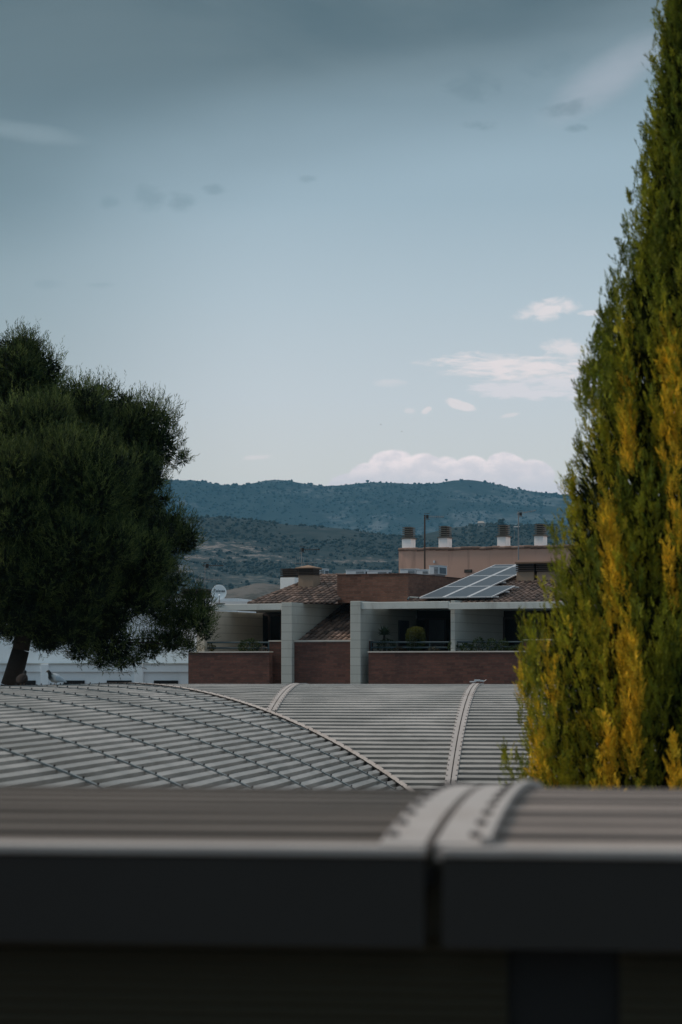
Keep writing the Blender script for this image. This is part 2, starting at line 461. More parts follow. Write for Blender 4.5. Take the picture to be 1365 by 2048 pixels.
def hill(name, D, prof, depth, back, mm, namp, nsc, seed, xpad=1.0, nx=420, ny=70, lab=None):
    """ridge given as (px,py) pairs seen at distance D; a slope of real depth in front and behind"""
    pxs = np.array([p[0] for p in prof], float); pys = np.array([p[1] for p in prof], float)
    X = np.linspace((pxs[0] - CX) / FPX * D, (pxs[-1] - CX) / FPX * D, nx)
    ridge = np.interp(X / D * FPX + CX, pxs, ZC + (HOR - pys) / FPX * D)
    s = np.linspace(-1, back / depth, ny)
    XX, SS = np.meshgrid(X, s)
    yv = D + SS * depth + (fbm(XX / (nsc * 5), SS * 0 + 3, seed, 2) - .5) * depth * .25 * (1 - np.abs(SS).clip(0, 1))
    t = np.where(SS < 0, 1 + SS, 1 - SS * depth / back)
    h = ridge[None, :] * np.where(SS < 0, t ** 1.15, t.clip(0, 1))
    gul = np.abs(fbm(XX / nsc + SS * 1.2, SS * 1.6, seed + 5, 4) - .5) * 2
    h = h + (gul - .35) * namp * np.clip(4 * t * (1 - t), 0, 1) * np.where(SS < 0, 1, .3) + (fbm(XX / (nsc * .12), SS * 14, seed + 9, 3) - .5) * namp * .12 * (SS < -.02)
    h = np.where(t <= 0.001, -2, h)
    V = np.stack([XX, yv, h], -1).reshape(-1, 3)
    i = np.arange(nx - 1)[None, :] + np.arange(ny - 1)[:, None] * nx
    F = np.stack([i, i + 1, i + 1 + nx, i + nx], -1).reshape(-1, 4)
    o = npmesh(name, V, F, mm, smooth=True)
    tag(o, kind='structure')
    return V.reshape(ny, nx, 3)
far_prof = [(-3200, 1120), (-1500, 1040), (-700, 985), (-200, 965), (150, 955), (320, 957), (410, 961), (440, 968), (480, 969), (545, 957), (575, 959), (610, 966), (650, 970), (690, 968), (740, 962), (800, 965), (835, 967), (875, 965),
            (905, 960), (940, 959), (975, 965), (1020, 976), (1070, 984), (1120, 990), (1250, 1004), (1600, 1012), (2300, 1060), (4200, 1160)]
mid_prof = [(-4000, 1200), (-1500, 1130), (-400, 1080), (100, 1045), (330, 1036), (440, 1034), (510, 1040), (575, 1050), (640, 1054), (700, 1060), (770, 1070), (820, 1075), (860, 1066), (900, 1056), (960, 1050),
            (1030, 1052), (1110, 1050), (1300, 1065), (1700, 1090), (2600, 1150), (4800, 1220)]
near_prof = [(-600, 1215), (100, 1200), (300, 1192), (440, 1186), (480, 1178), (520, 1168), (560, 1172), (620, 1185), (760, 1190), (1000, 1186), (1400, 1195), (2400, 1220)]
BANDS = [(-98, 110, 40, 7, .8, (.25, .215, .195)), (-62, 99, 34, 6, .75, (.23, .2, .18)), (-112, 95, 22, 6, .85, (.27, .22, .19)), (20, 97, 60, 3.2, .7, (.21, .185, .17)), (-118, 82, 30, 6, .7, (.2, .18, .16)), (-70, 74, 46, 6, .55, (.17, .16, .14)), (-128, 120, 14, 6, .7, (.23, .2, .185))]
def keep_off(p):
    q = np.ones(len(p), bool)
    for (xc, zc, rx, rz, amt, cc) in BANDS: q &= ((p[:, 0] - xc) / rx) ** 2 + ((p[:, 2] - zc) / rz) ** 2 > .8 + .6 * np.sin(p[:, 0] * .31 + p[:, 2])
    return q
M['hillfar'] = hillmat('far_hillside', (.006, .012, .012), (.014, .024, .024), (.08, .09, .095), .03, .58)
M['hillmid'] = hillmat('near_hillside', (.01, .017, .015), (.03, .037, .034), (.095, .092, .088), .07, .63,
    BANDS)
M['hilllow'] = hillmat('low_slope', (.03, .034, .03), (.06, .058, .05), (.1, .095, .088), .12, .5)
VF = hill('far_mountain', 5000, far_prof, 1500, 1200, M['hillfar'], 130, 300, 3, nx=520, ny=90)
VM = hill('near_hill', 2200, mid_prof, 900, 500, M['hillmid'], 38, 130, 11, nx=420, ny=80)
VN = hill('low_slope', 900, near_prof, 260, 200, M['hilllow'], 4, 60, 21, nx=200, ny=40)

ico_v = None
def ico():
    bm = bmesh.new(); bmesh.ops.create_icosphere(bm, subdivisions=1, radius=1.0)
    v = np.array([q.co[:] for q in bm.verts]); f = np.array([[q.index for q in t.verts] for t in bm.faces]); bm.free()
    return v, f
IV, IF = ico()
def scatter(name, VV, count, rmin, rmax, seed, m, c1, c2, smin=-.98, keep=None, xr=None, clump=60.0, thr=.45):
    r = np.random.default_rng(seed); ny, nx, _ = VV.shape
    js = np.arange(ny)
    out = []
    tries = 0
    pts = []
    while len(pts) < count and tries < 40:
        tries += 1
        a = r.random(count) * (nx - 1.001); b = r.random(count) * (ny - 1.001)
        ai, bi = a.astype(int), b.astype(int); fa, fb = (a - ai)[:, None], (b - bi)[:, None]
        p = (VV[bi, ai] * (1 - fa) + VV[bi, ai + 1] * fa) * (1 - fb) + (VV[bi + 1, ai] * (1 - fa) + VV[bi + 1, ai + 1] * fa) * fb
        pxx = p[:, 0] / p[:, 1] * FPX + CX
        ok = (p[:, 2] > 3)
        if xr: ok &= (pxx > xr[0]) & (pxx < xr[1])
        ok &= fbm(p[:, 0] / clump, p[:, 2] / clump * 2.5, seed, 3) > thr - r.random(count) * .12
        if keep is not None: ok &= keep(p)
        pts += list(p[ok])
    pts = np.array(pts[:count]); n = len(pts)
    rad = rmin + (rmax * 1.25 - rmin) * r.random(n) ** 3
    jit = 1 + (r.random((n, 12, 1)) - .5) * .5
    V = IV[None] * jit * rad[:, None, None] * np.array([1, 1, .85]) + pts[:, None, :] + np.array([0, 0, .45]) * rad[:, None, None]
    F = IF[None] + np.arange(n)[:, None, None] * len(IV)
    t = r.random((n, 1, 1)); c = np.array(c1) * (1 - t) + np.array(c2) * t
    c = np.repeat(c, len(IV), 1)
    o = npmesh(name, V.reshape(-1, 3), F.reshape(-1, 3), m, col=c.reshape(-1, 3))
    return o
half = VF.shape[0]
tag(scatter('far_scrub', VF[:62], 20000, 1.0, 3.2, 5, M['leaf'], (.006, .012, .01), (.014, .024, .019), xr=(150, 1350), clump=70, thr=.42),
    kind='stuff', label='dark scrub and pines covering the far mountain slope')
tag(scatter('hill_scrub', VM[:60], 26000, .4, 1.6, 6, M['leaf'], (.009, .016, .012), (.024, .034, .024), keep=keep_off, xr=(150, 1350), clump=40, thr=.42),
    kind='stuff', label='scrub and small pines scattered over the nearer hillside')
tag(scatter('ridge_scrub', VF[52:58], 1500, 1.5, 5.5, 15, M['leaf'], (.006, .012, .01), (.012, .02, .016), xr=(250, 1350), clump=160, thr=.38),
    kind='stuff', label='uneven line of scrub along the far ridge')
# trees one can tell apart on the skyline
ri = int(np.argmin(np.abs(np.linspace(-1, 1200 / 1500, 90))))
def ridge_tree(px, D, VV, hh, ww, lab, group, seed):
    r = np.random.default_rng(seed)
    # skyline point of this hill in that direction
    flat = VV.reshape(-1, 3); sel = np.abs(flat[:, 0] / flat[:, 1] * FPX + CX - px) < 3
    cand = flat[sel]; k = np.argmax((cand[:, 2] - ZC) / cand[:, 1]); p = Vector(cand[k])
    t = empty('ridge_tree', p - Vector((0, 0, .4)), lab, 'tree', group)
    m = MB(); m.tube(p - Vector((0, 0, .4)), p + Vector((0, 0, hh * .6)), ww * .06, ww * .03, 6); m.build('trunk', M['bark'], t)
    nb = 22; Vs = []; Fs = []; 
    for q in range(nb):
        a = r.random() * 6.28; rr = ww * .32 * r.random() ** .5; zz = hh * (.35 + .45 * r.random())
        s = ww * (.16 + .1 * r.random())
        Vs.append(IV * s * (1 + (r.random((12, 1)) - .5) * .5) * np.array([1, 1, .7]) + np.array(p) + np.array([rr * math.cos(a), rr * math.sin(a), zz])); Fs.append(IF + q * 12)
    V = np.vstack(Vs); npmesh('crown', V, np.vstack(Fs), M['leaf'], t, col=np.full((len(V), 3), .02) * np.array([.8, 1.2, .9]))
rt = [(543, 9, 8, 'left one of the tight tree pair on the mountain top above the left chimney'),
      (555, 9.5, 9, 'right one of the tight tree pair on the mountain top above the left chimney'),
      (612, 5, 5, 'small lone tree on the far ridge just right of the paired trees'),
      (733, 6.5, 8, 'low wide tree on the far ridge where the tall cumulus rises'),
      (768, 6, 6, 'small round tree on the far ridge under the cumulus middle'),
      (817, 6, 6, 'left one of two lone round trees side by side on the far ridge'),
      (831, 6.5, 6, 'right one of two lone round trees side by side on the far ridge'),
      (893, 7, 7, 'round tree on the far ridge left of the highest wooded knoll'),
      (926, 7, 9, 'broad tree on the highest wooded knoll of the right ridge'),
      (944, 7, 8, 'round tree right of the broad one on the highest wooded knoll'),
      (1018, 5, 5, 'tiny lone tree on the falling ridge right of the knoll'),
      (1037, 7, 7, 'larger tree on the falling ridge above the right antenna')]
for k, (px, hh, ww, lab) in enumerate(rt): ridge_tree(px, 5000, VF, hh * .85, ww * 1.0, lab, 'trees on the mountain ridge', 100 + k)
for k, (px, hh, ww, lab) in enumerate([(583, 7, 7, 'rounded tree on the nearer hill crest, left one of a pair'), (604, 7, 7, 'rounded tree on the nearer hill crest, right one of a pair'),
                                       (909, 7.5, 6, 'dark tree on the nearer hill crest left of the ruined hut'), (1004, 6, 8, 'dark tree on the nearer hill crest right of the ruined hut')]):
    ridge_tree(px, 2200, VM, hh, ww, lab, 'trees on the nearer hill', 140 + k)
# ruined stone hut
flat = VM.reshape(-1, 3); sel = flat[np.abs(flat[:, 0] / flat[:, 1] * FPX + CX - 966) < 3]; hp = Vector(sel[np.argmax((sel[:, 2] - ZC) / sel[:, 1])])
M['stone'] = plain('pale_stone', (.34, .3, .26), .9, 0, .3, .8)
t = empty('stone_hut', hp - Vector((0, 0, 1)), 'small pale ruined stone hut on the nearer hill crest', 'hut')
m = MB(); m.box(hp - Vector((0, 0, 1)), 6, 4, 3.8, .3); m.build('wall', M['stone'], t)
m = MB()
o = hp + Vector((0, 0, 2.8)); U = Vector((3.2, -1, 0)); W = Vector((.7, 2.2, 0))
m.add([o - U - W, o + U - W, o + U + W, o - U + W, o - U * .9 + Vector((0, 0, 1.6)), o + U * .4 + Vector((0, 0, 1.6))], [(0, 1, 5, 4), (2, 3, 4, 5), (1, 2, 5), (3, 0, 4)]); m.build('roof', M['stone'], t)
m = MB(); m.box(hp + Vector((-1.2, -2.1, -.9)), 1.0, .3, 2.0, .3); m.build('door', M['gap'], t)

# ------------------------------------------------------------------ ribbed barrel roofs
PSI, PSI2 = .12706, .15932
RV, HV, TC, S0, SS_, T1, T2, PP = 10.907, .2566, -3.6545, 3.743, 2.2966, -.7065, 2.2523, .15
def v2(a): return Vector((math.sin(a), math.cos(a), 0)), Vector((math.cos(a), -math.sin(a), 0))
vV, vU = v2(PSI); wV, wU = v2(PSI2)
ZR = ZC - HV
K0 = Vector((0, 40, 0)) + vU * TC
# mitre line: K + a u - x v = K - s v2 + x u2
Mm = np.array([[vU.x, wV.x], [vU.y, wV.y]]); rhs = np.array([vV.x + wU.x, vV.y + wU.y]); mA, mS = np.linalg.solve(Mm, rhs)
RIBH = .052
def vpos(K, a, b, t, xa, h):
    ph = xa / RV
    return K + a * t + b * ((RV + h) * math.sin(ph)) + Vector((0, 0, ZR - RV + (RV + h) * math.cos(ph)))
def prof(x0, x1):
    """cross profile (arc length, height) of trapezoidal ribs, crest at 0"""
    out = []; i = int(math.floor(x0 / PP)) 
    while i * PP < x1:
        b = i * PP
        for dx, h in ((0, -RIBH), (.052, -RIBH), (.064, 0), (.138, 0)):
            x = b + dx
            if x0 <= x <= x1: out.append((x, h))
        i += 1
    return out
def sheet(K, a, b, x0, x1, t0, t1, parent, nseg=3, name='roof_sheet', lo=None, mt='sheet'):
    """t0/t1 numbers, lo: function of x giving the mitre limit"""
    pr = prof(x0, x1); vs = []; fs = []; mb = MB()
    cols = []
    wob = {}
    for (x, h) in pr:
        ta, tb = t0, t1
        if lo is not None:
            l = lo(math.sin(x / RV) * RV); ta = max(ta, l); tb = max(tb, l)
        key = int(x / PP)
        if key not in wob: wob[key] = [random.gauss(0, .0022) for _ in range(nseg + 1)]
        cols.append([vpos(K, a, b, ta + (tb - ta) * q / nseg, x, h + wob[key][q]) for q in range(nseg + 1)])
    n = nseg + 1
    for c in cols: vs += c
    for i in range(len(cols) - 1):
        if (cols[i][0] - cols[i][-1]).length < 1e-4 and (cols[i + 1][0] - cols[i + 1][-1]).length < 1e-4: continue
        for q in range(nseg):
            fs.append((i * n + q, i * n + q + 1, (i + 1) * n + q + 1, (i + 1) * n + q))
    if not fs: return None
    mb.add(vs, fs)
    return mb.build(name, M[mt], parent)
def ribbon(mb, K, a, b, ta, tb, x0, x1, h0, h1, mi=0, step=.3, lo=None):
    """curved bar lying over the ribs from arc x0 to x1"""
    n = max(2, int((x1 - x0) / step)); rows = []
    for i in range(n + 1):
        x = x0 + (x1 - x0) * i / n
        rows.append([vpos(K, a, b, t, x, h) for t, h in ((ta, h0), (ta, h1), (tb, h1), (tb, h0))])
    vs = [p for r_ in rows for p in r_]; fs = []
    for i in range(n):
        for q in range(4):
            fs.append((i * 4 + q, i * 4 + (q + 1) % 4, (i + 1) * 4 + (q + 1) % 4, (i + 1) * 4 + q))
    fs += [(0, 1, 2, 3), tuple(n * 4 + q for q in (3, 2, 1, 0))]
    mb.add(vs, fs, mi)
def bolts(mb, K, a, b, t, x0, x1, h, mi=1, s=.009, hh=.012, dt=0.0):
    i = int(math.ceil(x0 / PP))
    while i * PP + .1 < x1:
        x = i * PP + .1
        p = vpos(K, a, b, t + dt, x, h); up = (b * math.sin(x / RV) + Vector((0, 0, math.cos(x / RV))))
        mb.tube(p - up * .002, p + up * hh, s, s * .9, 6, mi)
        i += 1
roof_b = empty('ribbed_roof_building', (K0.x, K0.y, 0), 'long low building with curved grey ribbed metal roofs meeting at a corner', 'building')
# wing coming towards the camera on the left
XL0, XL1 = -4.3, 6.4
nb = 14
lim = lambda x: mS * x
for k in range(-3, nb):
    ta = S0 + k * SS_; tb = ta + SS_
    sheet(K0, -wV, wU, XL0, XL1, ta if k > -3 else -30, tb, roof_b, lo=lim)
for k in range(-2, nb + 1):
    t = S0 + k * SS_
    xm = math.asin(max(-1, min(1, t / mS / RV))) * RV      # where the strip meets the mitre
    x1 = min(XL1, xm - .05)
    if x1 < XL0 + .3: continue
    m = MB(); ribbon(m, K0, -wV, wU, t - .03, t + .03, XL0, x1, -.004, .014)
    bolts(m, K0, -wV, wU, t, XL0, x1, .014, 1, .011, .02)
    m.build('seam_strip', [M['strip'], M['bolt']], roof_b)
# valley flashing at the mitre
m = MB(); n = 60; vs = []
for i in range(n + 1):
    x = XL0 + (XL1 - XL0) * i / n; X = math.sin(x / RV) * RV
    c = vpos(K0, vU, -vV, mA * X, x, .006)
    l = vpos(K0, -wV, wU, mS * X + .10, x, .022); r_ = vpos(K0, vU, -vV, mA * X + .085, x, .022)
    vs += [l, c, r_]
m.add(vs, [(3 * i + q, 3 * i + q + 1, 3 * i + q + 4, 3 * i + q + 3) for i in range(n) for q in (0, 1)])
i = int(XL0 / PP)
while i * PP < XL1:
    x = i * PP + .1; X = math.sin(x / RV) * RV
    for p in (vpos(K0, -wV, wU, mS * X + .085, x, .018), vpos(K0, vU, -vV, mA * X + .07, x, .018)):
        m.tube(p, p + Vector((0, 0, .009)), .008, .007, 6, 1)
    i += 1
m.build('valley_flashing', [M['flash'], M['bolt']], roof_b)
# far wing along the view's width
def double_flash(K, a, b, t, x0, x1, parent, wl=.083, cap=False, hh=.014):
    for sgn in (-1, 1):
        m = MB()
        lo_, hi_ = (t - wl, t - .008) if sgn < 0 else (t + .008, t + wl)
        ribbon(m, K, a, b, lo_, hi_, x0, x1, -.02, hh, 0, .15)
        bolts(m, K, a, b, (lo_ + .014) if sgn < 0 else (hi_ - .014), x0, x1, hh, 1, .0105, .007)
        m.build('seam_flashing', [M['flash'], M['bolt']], parent)
    m = MB(); ribbon(m, K, a, b, t - .0075, t + .0075, x0, x1, -.06, -.035, 0, .3); m.build('seam_gap', M['gap'], parent)
limf = lambda x: mA * x
pitch_f = T2 - T1
edges = [-40] + [T1 - TC + pitch_f * k for k in range(-1, 9)]
for k in range(len(edges) - 1):
    sheet(K0, vU, -vV, XL0, XL1, edges[k] + .05 if k else -40, edges[k + 1] - .05, roof_b, lo=limf, nseg=4)
for k in range(1, len(edges) - 1):
    t = edges[k]
    xm = math.asin(max(-1, min(1, t / mA / RV))) * RV
    double_flash(K0, vU, -vV, t, XL0, min(XL1, xm - .12), roof_b)
# bent metal cap on the ridge end of the second seam
cp = vpos(K0, vU, -vV, T2 - TC, -.05, .03)
m = MB()
for (dx, dz, sx, sz, an) in ((-.07, .0, .09, .018, .2), (.0, .015, .09, .03, 0), (.065, .012, .06, .022, -.4)):
    m.box(cp + vU * dx + Vector((0, 0, dz)), sx, .1, sz, PSI + an)
m.tube(cp + vU * .09, cp + vU * .15 + Vector((0, 0, .045)), .006)
m.build('ridge_cap', M['alu'], roof_b, bevel=.004)
# walls below both wings
m = MB(PSI)
zE = ZR - RV * (1 - math.cos(XL1 / RV)) - .12; xe = math.sin(XL1 / RV) * RV; xo = math.sin(XL0 / RV) * RV
zO = ZR - RV * (1 - math.cos(XL0 / RV)) - .12
def wallseg(m, p, q, z1, th=.25):
    d = (q - p).normalized(); nrm = Vector((-d.y, d.x, 0)) * th
    m.obox(Vector((p.x, p.y, 0)), Vector((q.x - p.x, q.y - p.y, 0)), nrm, (0, 0, z1))
inner = K0 + vU * (mA * xe) - vV * xe
wallseg(m, inner, K0 + vU * 28 - vV * xe, zE)
wallseg(m, K0 - wV * 33 + wU * xe, inner, zE)
outer = K0 + vU * (mA * xo) - vV * xo
wallseg(m, K0 + vU * 28 - vV * xo, outer, zO)
wallseg(m, outer, K0 - wV * 33 + wU * xo, zO)
m.build('wall', M['roofwall'], roof_b)

# ------------------------------------------------------------------ near roof, under the lens
KN = Vector((0, 4.93, 0))
XF = .915
nearb = empty('near_roof_building', (0, 4.93, 0), 'nearest building, out of focus, with ribbed metal roof over a dark fascia', 'building')
xe_ = math.sin(XF / RV) * RV
# seam where the front edge is at photo column 862
c = (862 - CX) / FPX; bx_, by_ = KN.x - vV.x * xe_, KN.y - vV.y * xe_
tn = (c * by_ - bx_) / (vU.x - c * vU.y)
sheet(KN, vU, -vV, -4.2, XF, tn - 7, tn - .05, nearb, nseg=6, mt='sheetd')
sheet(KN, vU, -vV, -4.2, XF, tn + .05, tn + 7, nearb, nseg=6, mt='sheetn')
double_flash(KN, vU, -vV, tn, -4.2, XF + .02, nearb, .083, hh=.009)
m = MB(); ribbon(m, KN, vU, -vV, tn + .084, tn + .1, -4.2, XF + .02, .006, .02, 0, .1); m.build('raised_edge', M['flash'], nearb)
for (a0, a1) in ((-7, -.006), (.022, 7)):
    # lip then fascia, joint left open
    m = MB()
    p = vpos(KN, vU, -vV, tn + a0, XF, -.012); q = vpos(KN, vU, -vV, tn + a1, XF, -.012)
    m.obox(p, q - p, -vV * .06, (0, 0, .016)); m.build('edge_lip', M['flash'], nearb, bevel=.003)
    m = MB(PSI)
    m.obox(p - vV * .048 + Vector((0, 0, -.15)), q - p, vV * .03, (0, 0, .149)); m.build('fascia', M['fascia'], nearb, bevel=.002)
# fine horizontal corrugation of the wall under the fascia, two panels and a post
zt = vpos(KN, vU, -vV, 0, XF, 0).z - .15
def shutter(a0, a1):
    m = MB(); pt = .0185; n = 30; vs = []
    base = KN - vV * (xe_ - .02)
    for i in range(n * 4 + 1):
        z = zt - i * pt / 4; d = (.0075, .0, -.0075, .0)[i % 4]
        for a in (a0, a1):
            pz = base + vU * (tn + a) - vV * d; vs.append((pz.x, pz.y, z))
    k = len(vs) // 2
    m.add(vs, [(2 * i, 2 * i + 1, 2 * i + 3, 2 * i + 2) for i in range(k - 1)])
    m.build('shutter', M['shutter'], nearb)
m = MB(PSI); q_ = vpos(KN, vU, -vV, tn - .05, XF, 0)
m.obox(q_ + vV * .03 + Vector((0, 0, -.16)), vU * .12, vV * .02, (0, 0, .155)); m.build('joint_backing', M['shutter'], nearb)
shutter(-7, .125); shutter(.31, 7)
m = MB(PSI); base = KN - vV * (xe_ - .035) + vU * (tn + .125)
m.obox((base.x, base.y, zt - .6), vU * .185, vV * .1, (0, 0, .6)); m.build('post', M['gap'], nearb)
m = MB(PSI); base = KN - vV * (xe_ - .06) + vU * (tn - 7)
m.obox((base.x, base.y, 0), vU * 14, vV * .3, (0, 0, zt - .56))
b2_ = KN - vV * (xe_ - .15) + vU * (tn - 7); m.obox((b2_.x, b2_.y, zt - .555), vU * 14, vV * .2, (0, 0, .56))
bb = KN + vV * 4.0 + vU * (tn - 7); zb = ZR - RV * (1 - math.cos(4.2 / RV)) - .12
m.obox((bb.x, bb.y, 0), vU * 14, vV * .25, (0, 0, zb)); m.build('wall', M['roofwall'], nearb)

# ------------------------------------------------------------------ facade frames
class Frame:
    def __init__(s, px0, Y0, deg):
        s.a = R(deg); s.V = Vector((math.sin(s.a), math.cos(s.a), 0)); s.U = Vector((math.cos(s.a), -math.sin(s.a), 0))
        s.O = Vector(((px0 - CX) / FPX * Y0, Y0, 0))
    def u(s, px, v):
        c = (px - CX) / FPX; B = s.O + s.V * v
        return (c * B.y - B.x) / (s.U.x - c * s.U.y)
    def v(s, px, u):
        c = (px - CX) / FPX; B = s.O + s.U * u
        return (c * B.y - B.x) / (s.V.x - c * s.V.y)
    def p(s, u, v, z=0.0):
        q = s.O + s.U * u + s.V * v; return Vector((q.x, q.y, z))
    def z(s, py, u, v):
        return ZC + (HOR - py) / FPX * s.p(u, v).y
    def at(s, px, py, v):
        u = s.u(px, v); return s.p(u, v, s.z(py, u, v))
    def box(s, m, u0, u1, v0, v1, z0, z1, mi=0):
        m.obox(s.p(u0, v0, z0), s.U * (u1 - u0), s.V * (v1 - v0), (0, 0, z1 - z0), mi)
    def pbox(s, m, px0, px1, py0, py1, v0, v1, mi=0, z0=None):
        """box whose front face (at depth v0) spans those photo columns and rows"""
        ua, ub = s.u(px0, v0), s.u(px1, v0); um = (ua + ub) / 2
        s.box(m, ua, ub, v0, v1, s.z(py1, um, v0) if z0 is None else z0, s.z(py0, um, v0), mi)

FB = Frame(CX, 85, 24)
def louvre(parent, F, px0, px1, py0, py1, v0, dep, nslat, ms, mc, cap=True, name='louvre'):
    m = MB(F.a)
    ua, ub = F.u(px0, v0), F.u(px1, v0); um = (ua + ub) / 2; za, zb = F.z(py1, um, v0), F.z(py0, um, v0)
    h = (zb - za) / nslat
    F.box(m, ua + .07, ub - .07, v0 + .07, v0 + dep - .07, za, zb - .01, 1)
    for k in range(nslat):
        F.box(m, ua, ub, v0, v0 + dep, za + k * h + h * .3, za + k * h + h * .85)
    return m.build(name, [ms, M['gap']], parent)

def tiles(name, o, e1, e2, poly, parent, pw=.21, pl=.36, rise=.055, step=.028, seed=1):
    """barrel tiles on the plane o + x e1 + y e2 (unit vectors) inside polygon poly [(x,y)...]"""
    r = random.Random(seed); nrm = e1.cross(e2).normalized()
    if nrm.z < 0: nrm = -nrm
    xs = [p[0] for p in poly]; ys = [p[1] for p in poly]
    def inside(x, y):
        c = False; j = len(poly) - 1
        for i in range(len(poly)):
            (xi, yi), (xj, yj) = poly[i], poly[j]
            if (yi > y) != (yj > y) and x < (xj - xi) * (y - yi) / (yj - yi) + xi: c = not c
            j = i
        return c
    m = MB(); rnd = []
    m.add([o + e1 * x + e2 * y - nrm * .01 for x, y in poly], [tuple(range(len(poly)))]); rnd.append(.1)
    y = min(ys); row = 0
    while y < max(ys):
        x = min(xs)
        while x < max(xs):
            if inside(x + pw / 2, y + pl * .5):
                jx = r.uniform(-.008, .008); jr = r.uniform(-.008, .008); c = r.random()
                vs = []; n = 6
                for (yy, hh, wd) in ((y - .03, step + jr, 1.0), (y + pl, 0, .86)):
                    for q in range(n + 1):
                        a = math.pi * q / n
                        vs.append(o + e1 * (x + pw / 2 + jx - math.cos(a) * pw * .40 * wd) + e2 * yy + nrm * (hh + math.sin(a) * rise))
                fs = [(q, q + 1, n + 2 + q, n + 1 + q) for q in range(n)] + [tuple(range(n + 1))]
                m.add(vs, fs); rnd += [c] * len(fs)
            x += pw
        y += pl; row += 1
    ob = m.build(name, M['tile'], parent)
    at = ob.data.attributes.new('rnd', 'FLOAT', 'FACE'); at.data.foreach_set('value', rnd)
    return ob

bb = empty('brick_apartment_building', FB.p(0, 3), 'brick block with grey piers, recessed roof terraces, clay tile roofs', 'building')
def part(name, mm, fn, bevel=0, parent=None):
    m = MB(FB.a); fn(m); return m.build(name, mm, parent or bb, bevel=bevel)
DEP = 5.2
zf = ZC - .55      # terrace floor
# grey piers with their party walls running back
def pier(px0, px1, py, dep, name='pier'):
    return part(name, M['panel'], lambda m: FB.pbox(m, px0, px1, py, 0, 0, dep, z0=0), .01)
pier(563, 584.3, 1205, 6.6); pier(701, 721.8, 1202, DEP + .3); part('pier', M['panel'], lambda m: FB.pbox(m, 901.8, 910.2, 1201, 0, .33, DEP + .3, z0=zf - .25), .01)
uA = FB.u(584.3, 0); uA0 = FB.u(563, 0); uB = FB.u(721.8, 0); uB0 = FB.u(701, 0); uC0 = FB.u(901.8, .33); uC = FB.u(910.2, .33)
uL = FB.u(409, .3)
uR = FB.u(1330, 0)
part('side_wall', M['beigewall'], lambda m: FB.box(m, uL - .3, uL, .3, DEP, 0, FB.z(1221, uL, .3)))
# parapets and brick walls
def brickwall(px0, px1, py, v0, v1, cop=True, mm='brick'):
    part('brick_parapet', M[mm], lambda m: FB.pbox(m, px0, px1, py + 2.2, 0, v0, v1, z0=0))
    if cop:
        def f(m):
            ua, ub = FB.u(px0, v0) - .02, FB.u(px1, v0) + .02; um = (ua + ub) / 2; z = FB.z(py + 2.2, um, v0)
            FB.box(m, ua, ub, v0 - .03, v1 + .03, z + .001, z + .045)
        part('coping', M['coping'], f)
brickwall(377, 539, 1303, .06, .32)
brickwall(539.3, 562.6, 1281, .75, 1.1)
brickwall(585, 700.6, 1280.5, .2, .5)
brickwall(722.4, 740, 1280, .75, 1.05)
brickwall(737.5, 1058, 1302.5, .06, .32)
brickwall(1048, 1330, 1278, .42, .75)
part('brick_parapet', M['brick'], lambda m: FB.box(m, FB.u(377, .06), FB.u(377, .06) + .25, .33, DEP, 0, FB.z(1305.2, -5, .06)))
# floors
for (a, b_) in ((uL + .01, uA0 - .01), (uB + .01, uC0 - .01), (uC + .01, uR)):
    part('terrace_floor', M['coping'], lambda m: FB.box(m, a, b_, .34, DEP - .01, zf - .25, zf))
# back walls with glazing and doors
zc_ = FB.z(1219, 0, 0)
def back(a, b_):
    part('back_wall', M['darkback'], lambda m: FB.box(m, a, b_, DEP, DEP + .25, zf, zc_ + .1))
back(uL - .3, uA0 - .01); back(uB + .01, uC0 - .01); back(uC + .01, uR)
def glaz(px0, px1, py0, py1, mm='glass', name='door', frame='brownframe', handle=False, tw=.07):
    v = DEP - .06
    ua, ub = FB.u(px0, v), FB.u(px1, v); um = (ua + ub) / 2; z1 = FB.z(py0, um, v); z0 = max(zf + .01, FB.z(py1, um, v))
    fr = part('door_frame' if name == 'door' else 'window_frame', M[frame], lambda m: (FB.box(m, ua - tw, ua, v, DEP - .002, z0, z1 + tw), FB.box(m, ub, ub + tw, v, DEP - .002, z0, z1 + tw), FB.box(m, ua, ub, v, DEP - .002, z1, z1 + tw)))
    pn = part(name, M[mm], lambda m: FB.box(m, ua + .002, ub - .002, v + .02, DEP - .004, z0, z1 - .002), 0, fr)
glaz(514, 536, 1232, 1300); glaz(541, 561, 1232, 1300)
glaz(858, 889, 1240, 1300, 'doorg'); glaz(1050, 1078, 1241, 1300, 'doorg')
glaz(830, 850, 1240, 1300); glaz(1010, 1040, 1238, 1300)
# slate door leaf on the party wall of the middle terrace
ud = uB + .012
va, vb = FB.v(797, ud), FB.v(817, ud)
part('side_door', M['doorp'], lambda m: FB.box(m, uB + .003, uB + .05, va, vb, zf, FB.z(1241, uB, (va + vb) / 2)), .01)
lp = FB.at(829, 1235, DEP - .1)
part('wall_lamp', M['fasciaw'], lambda m: (FB.box(m, FB.u(825, DEP - .1), FB.u(833, DEP - .1), DEP - .12, DEP - .003, lp.z - .07, lp.z + .07)), .02)
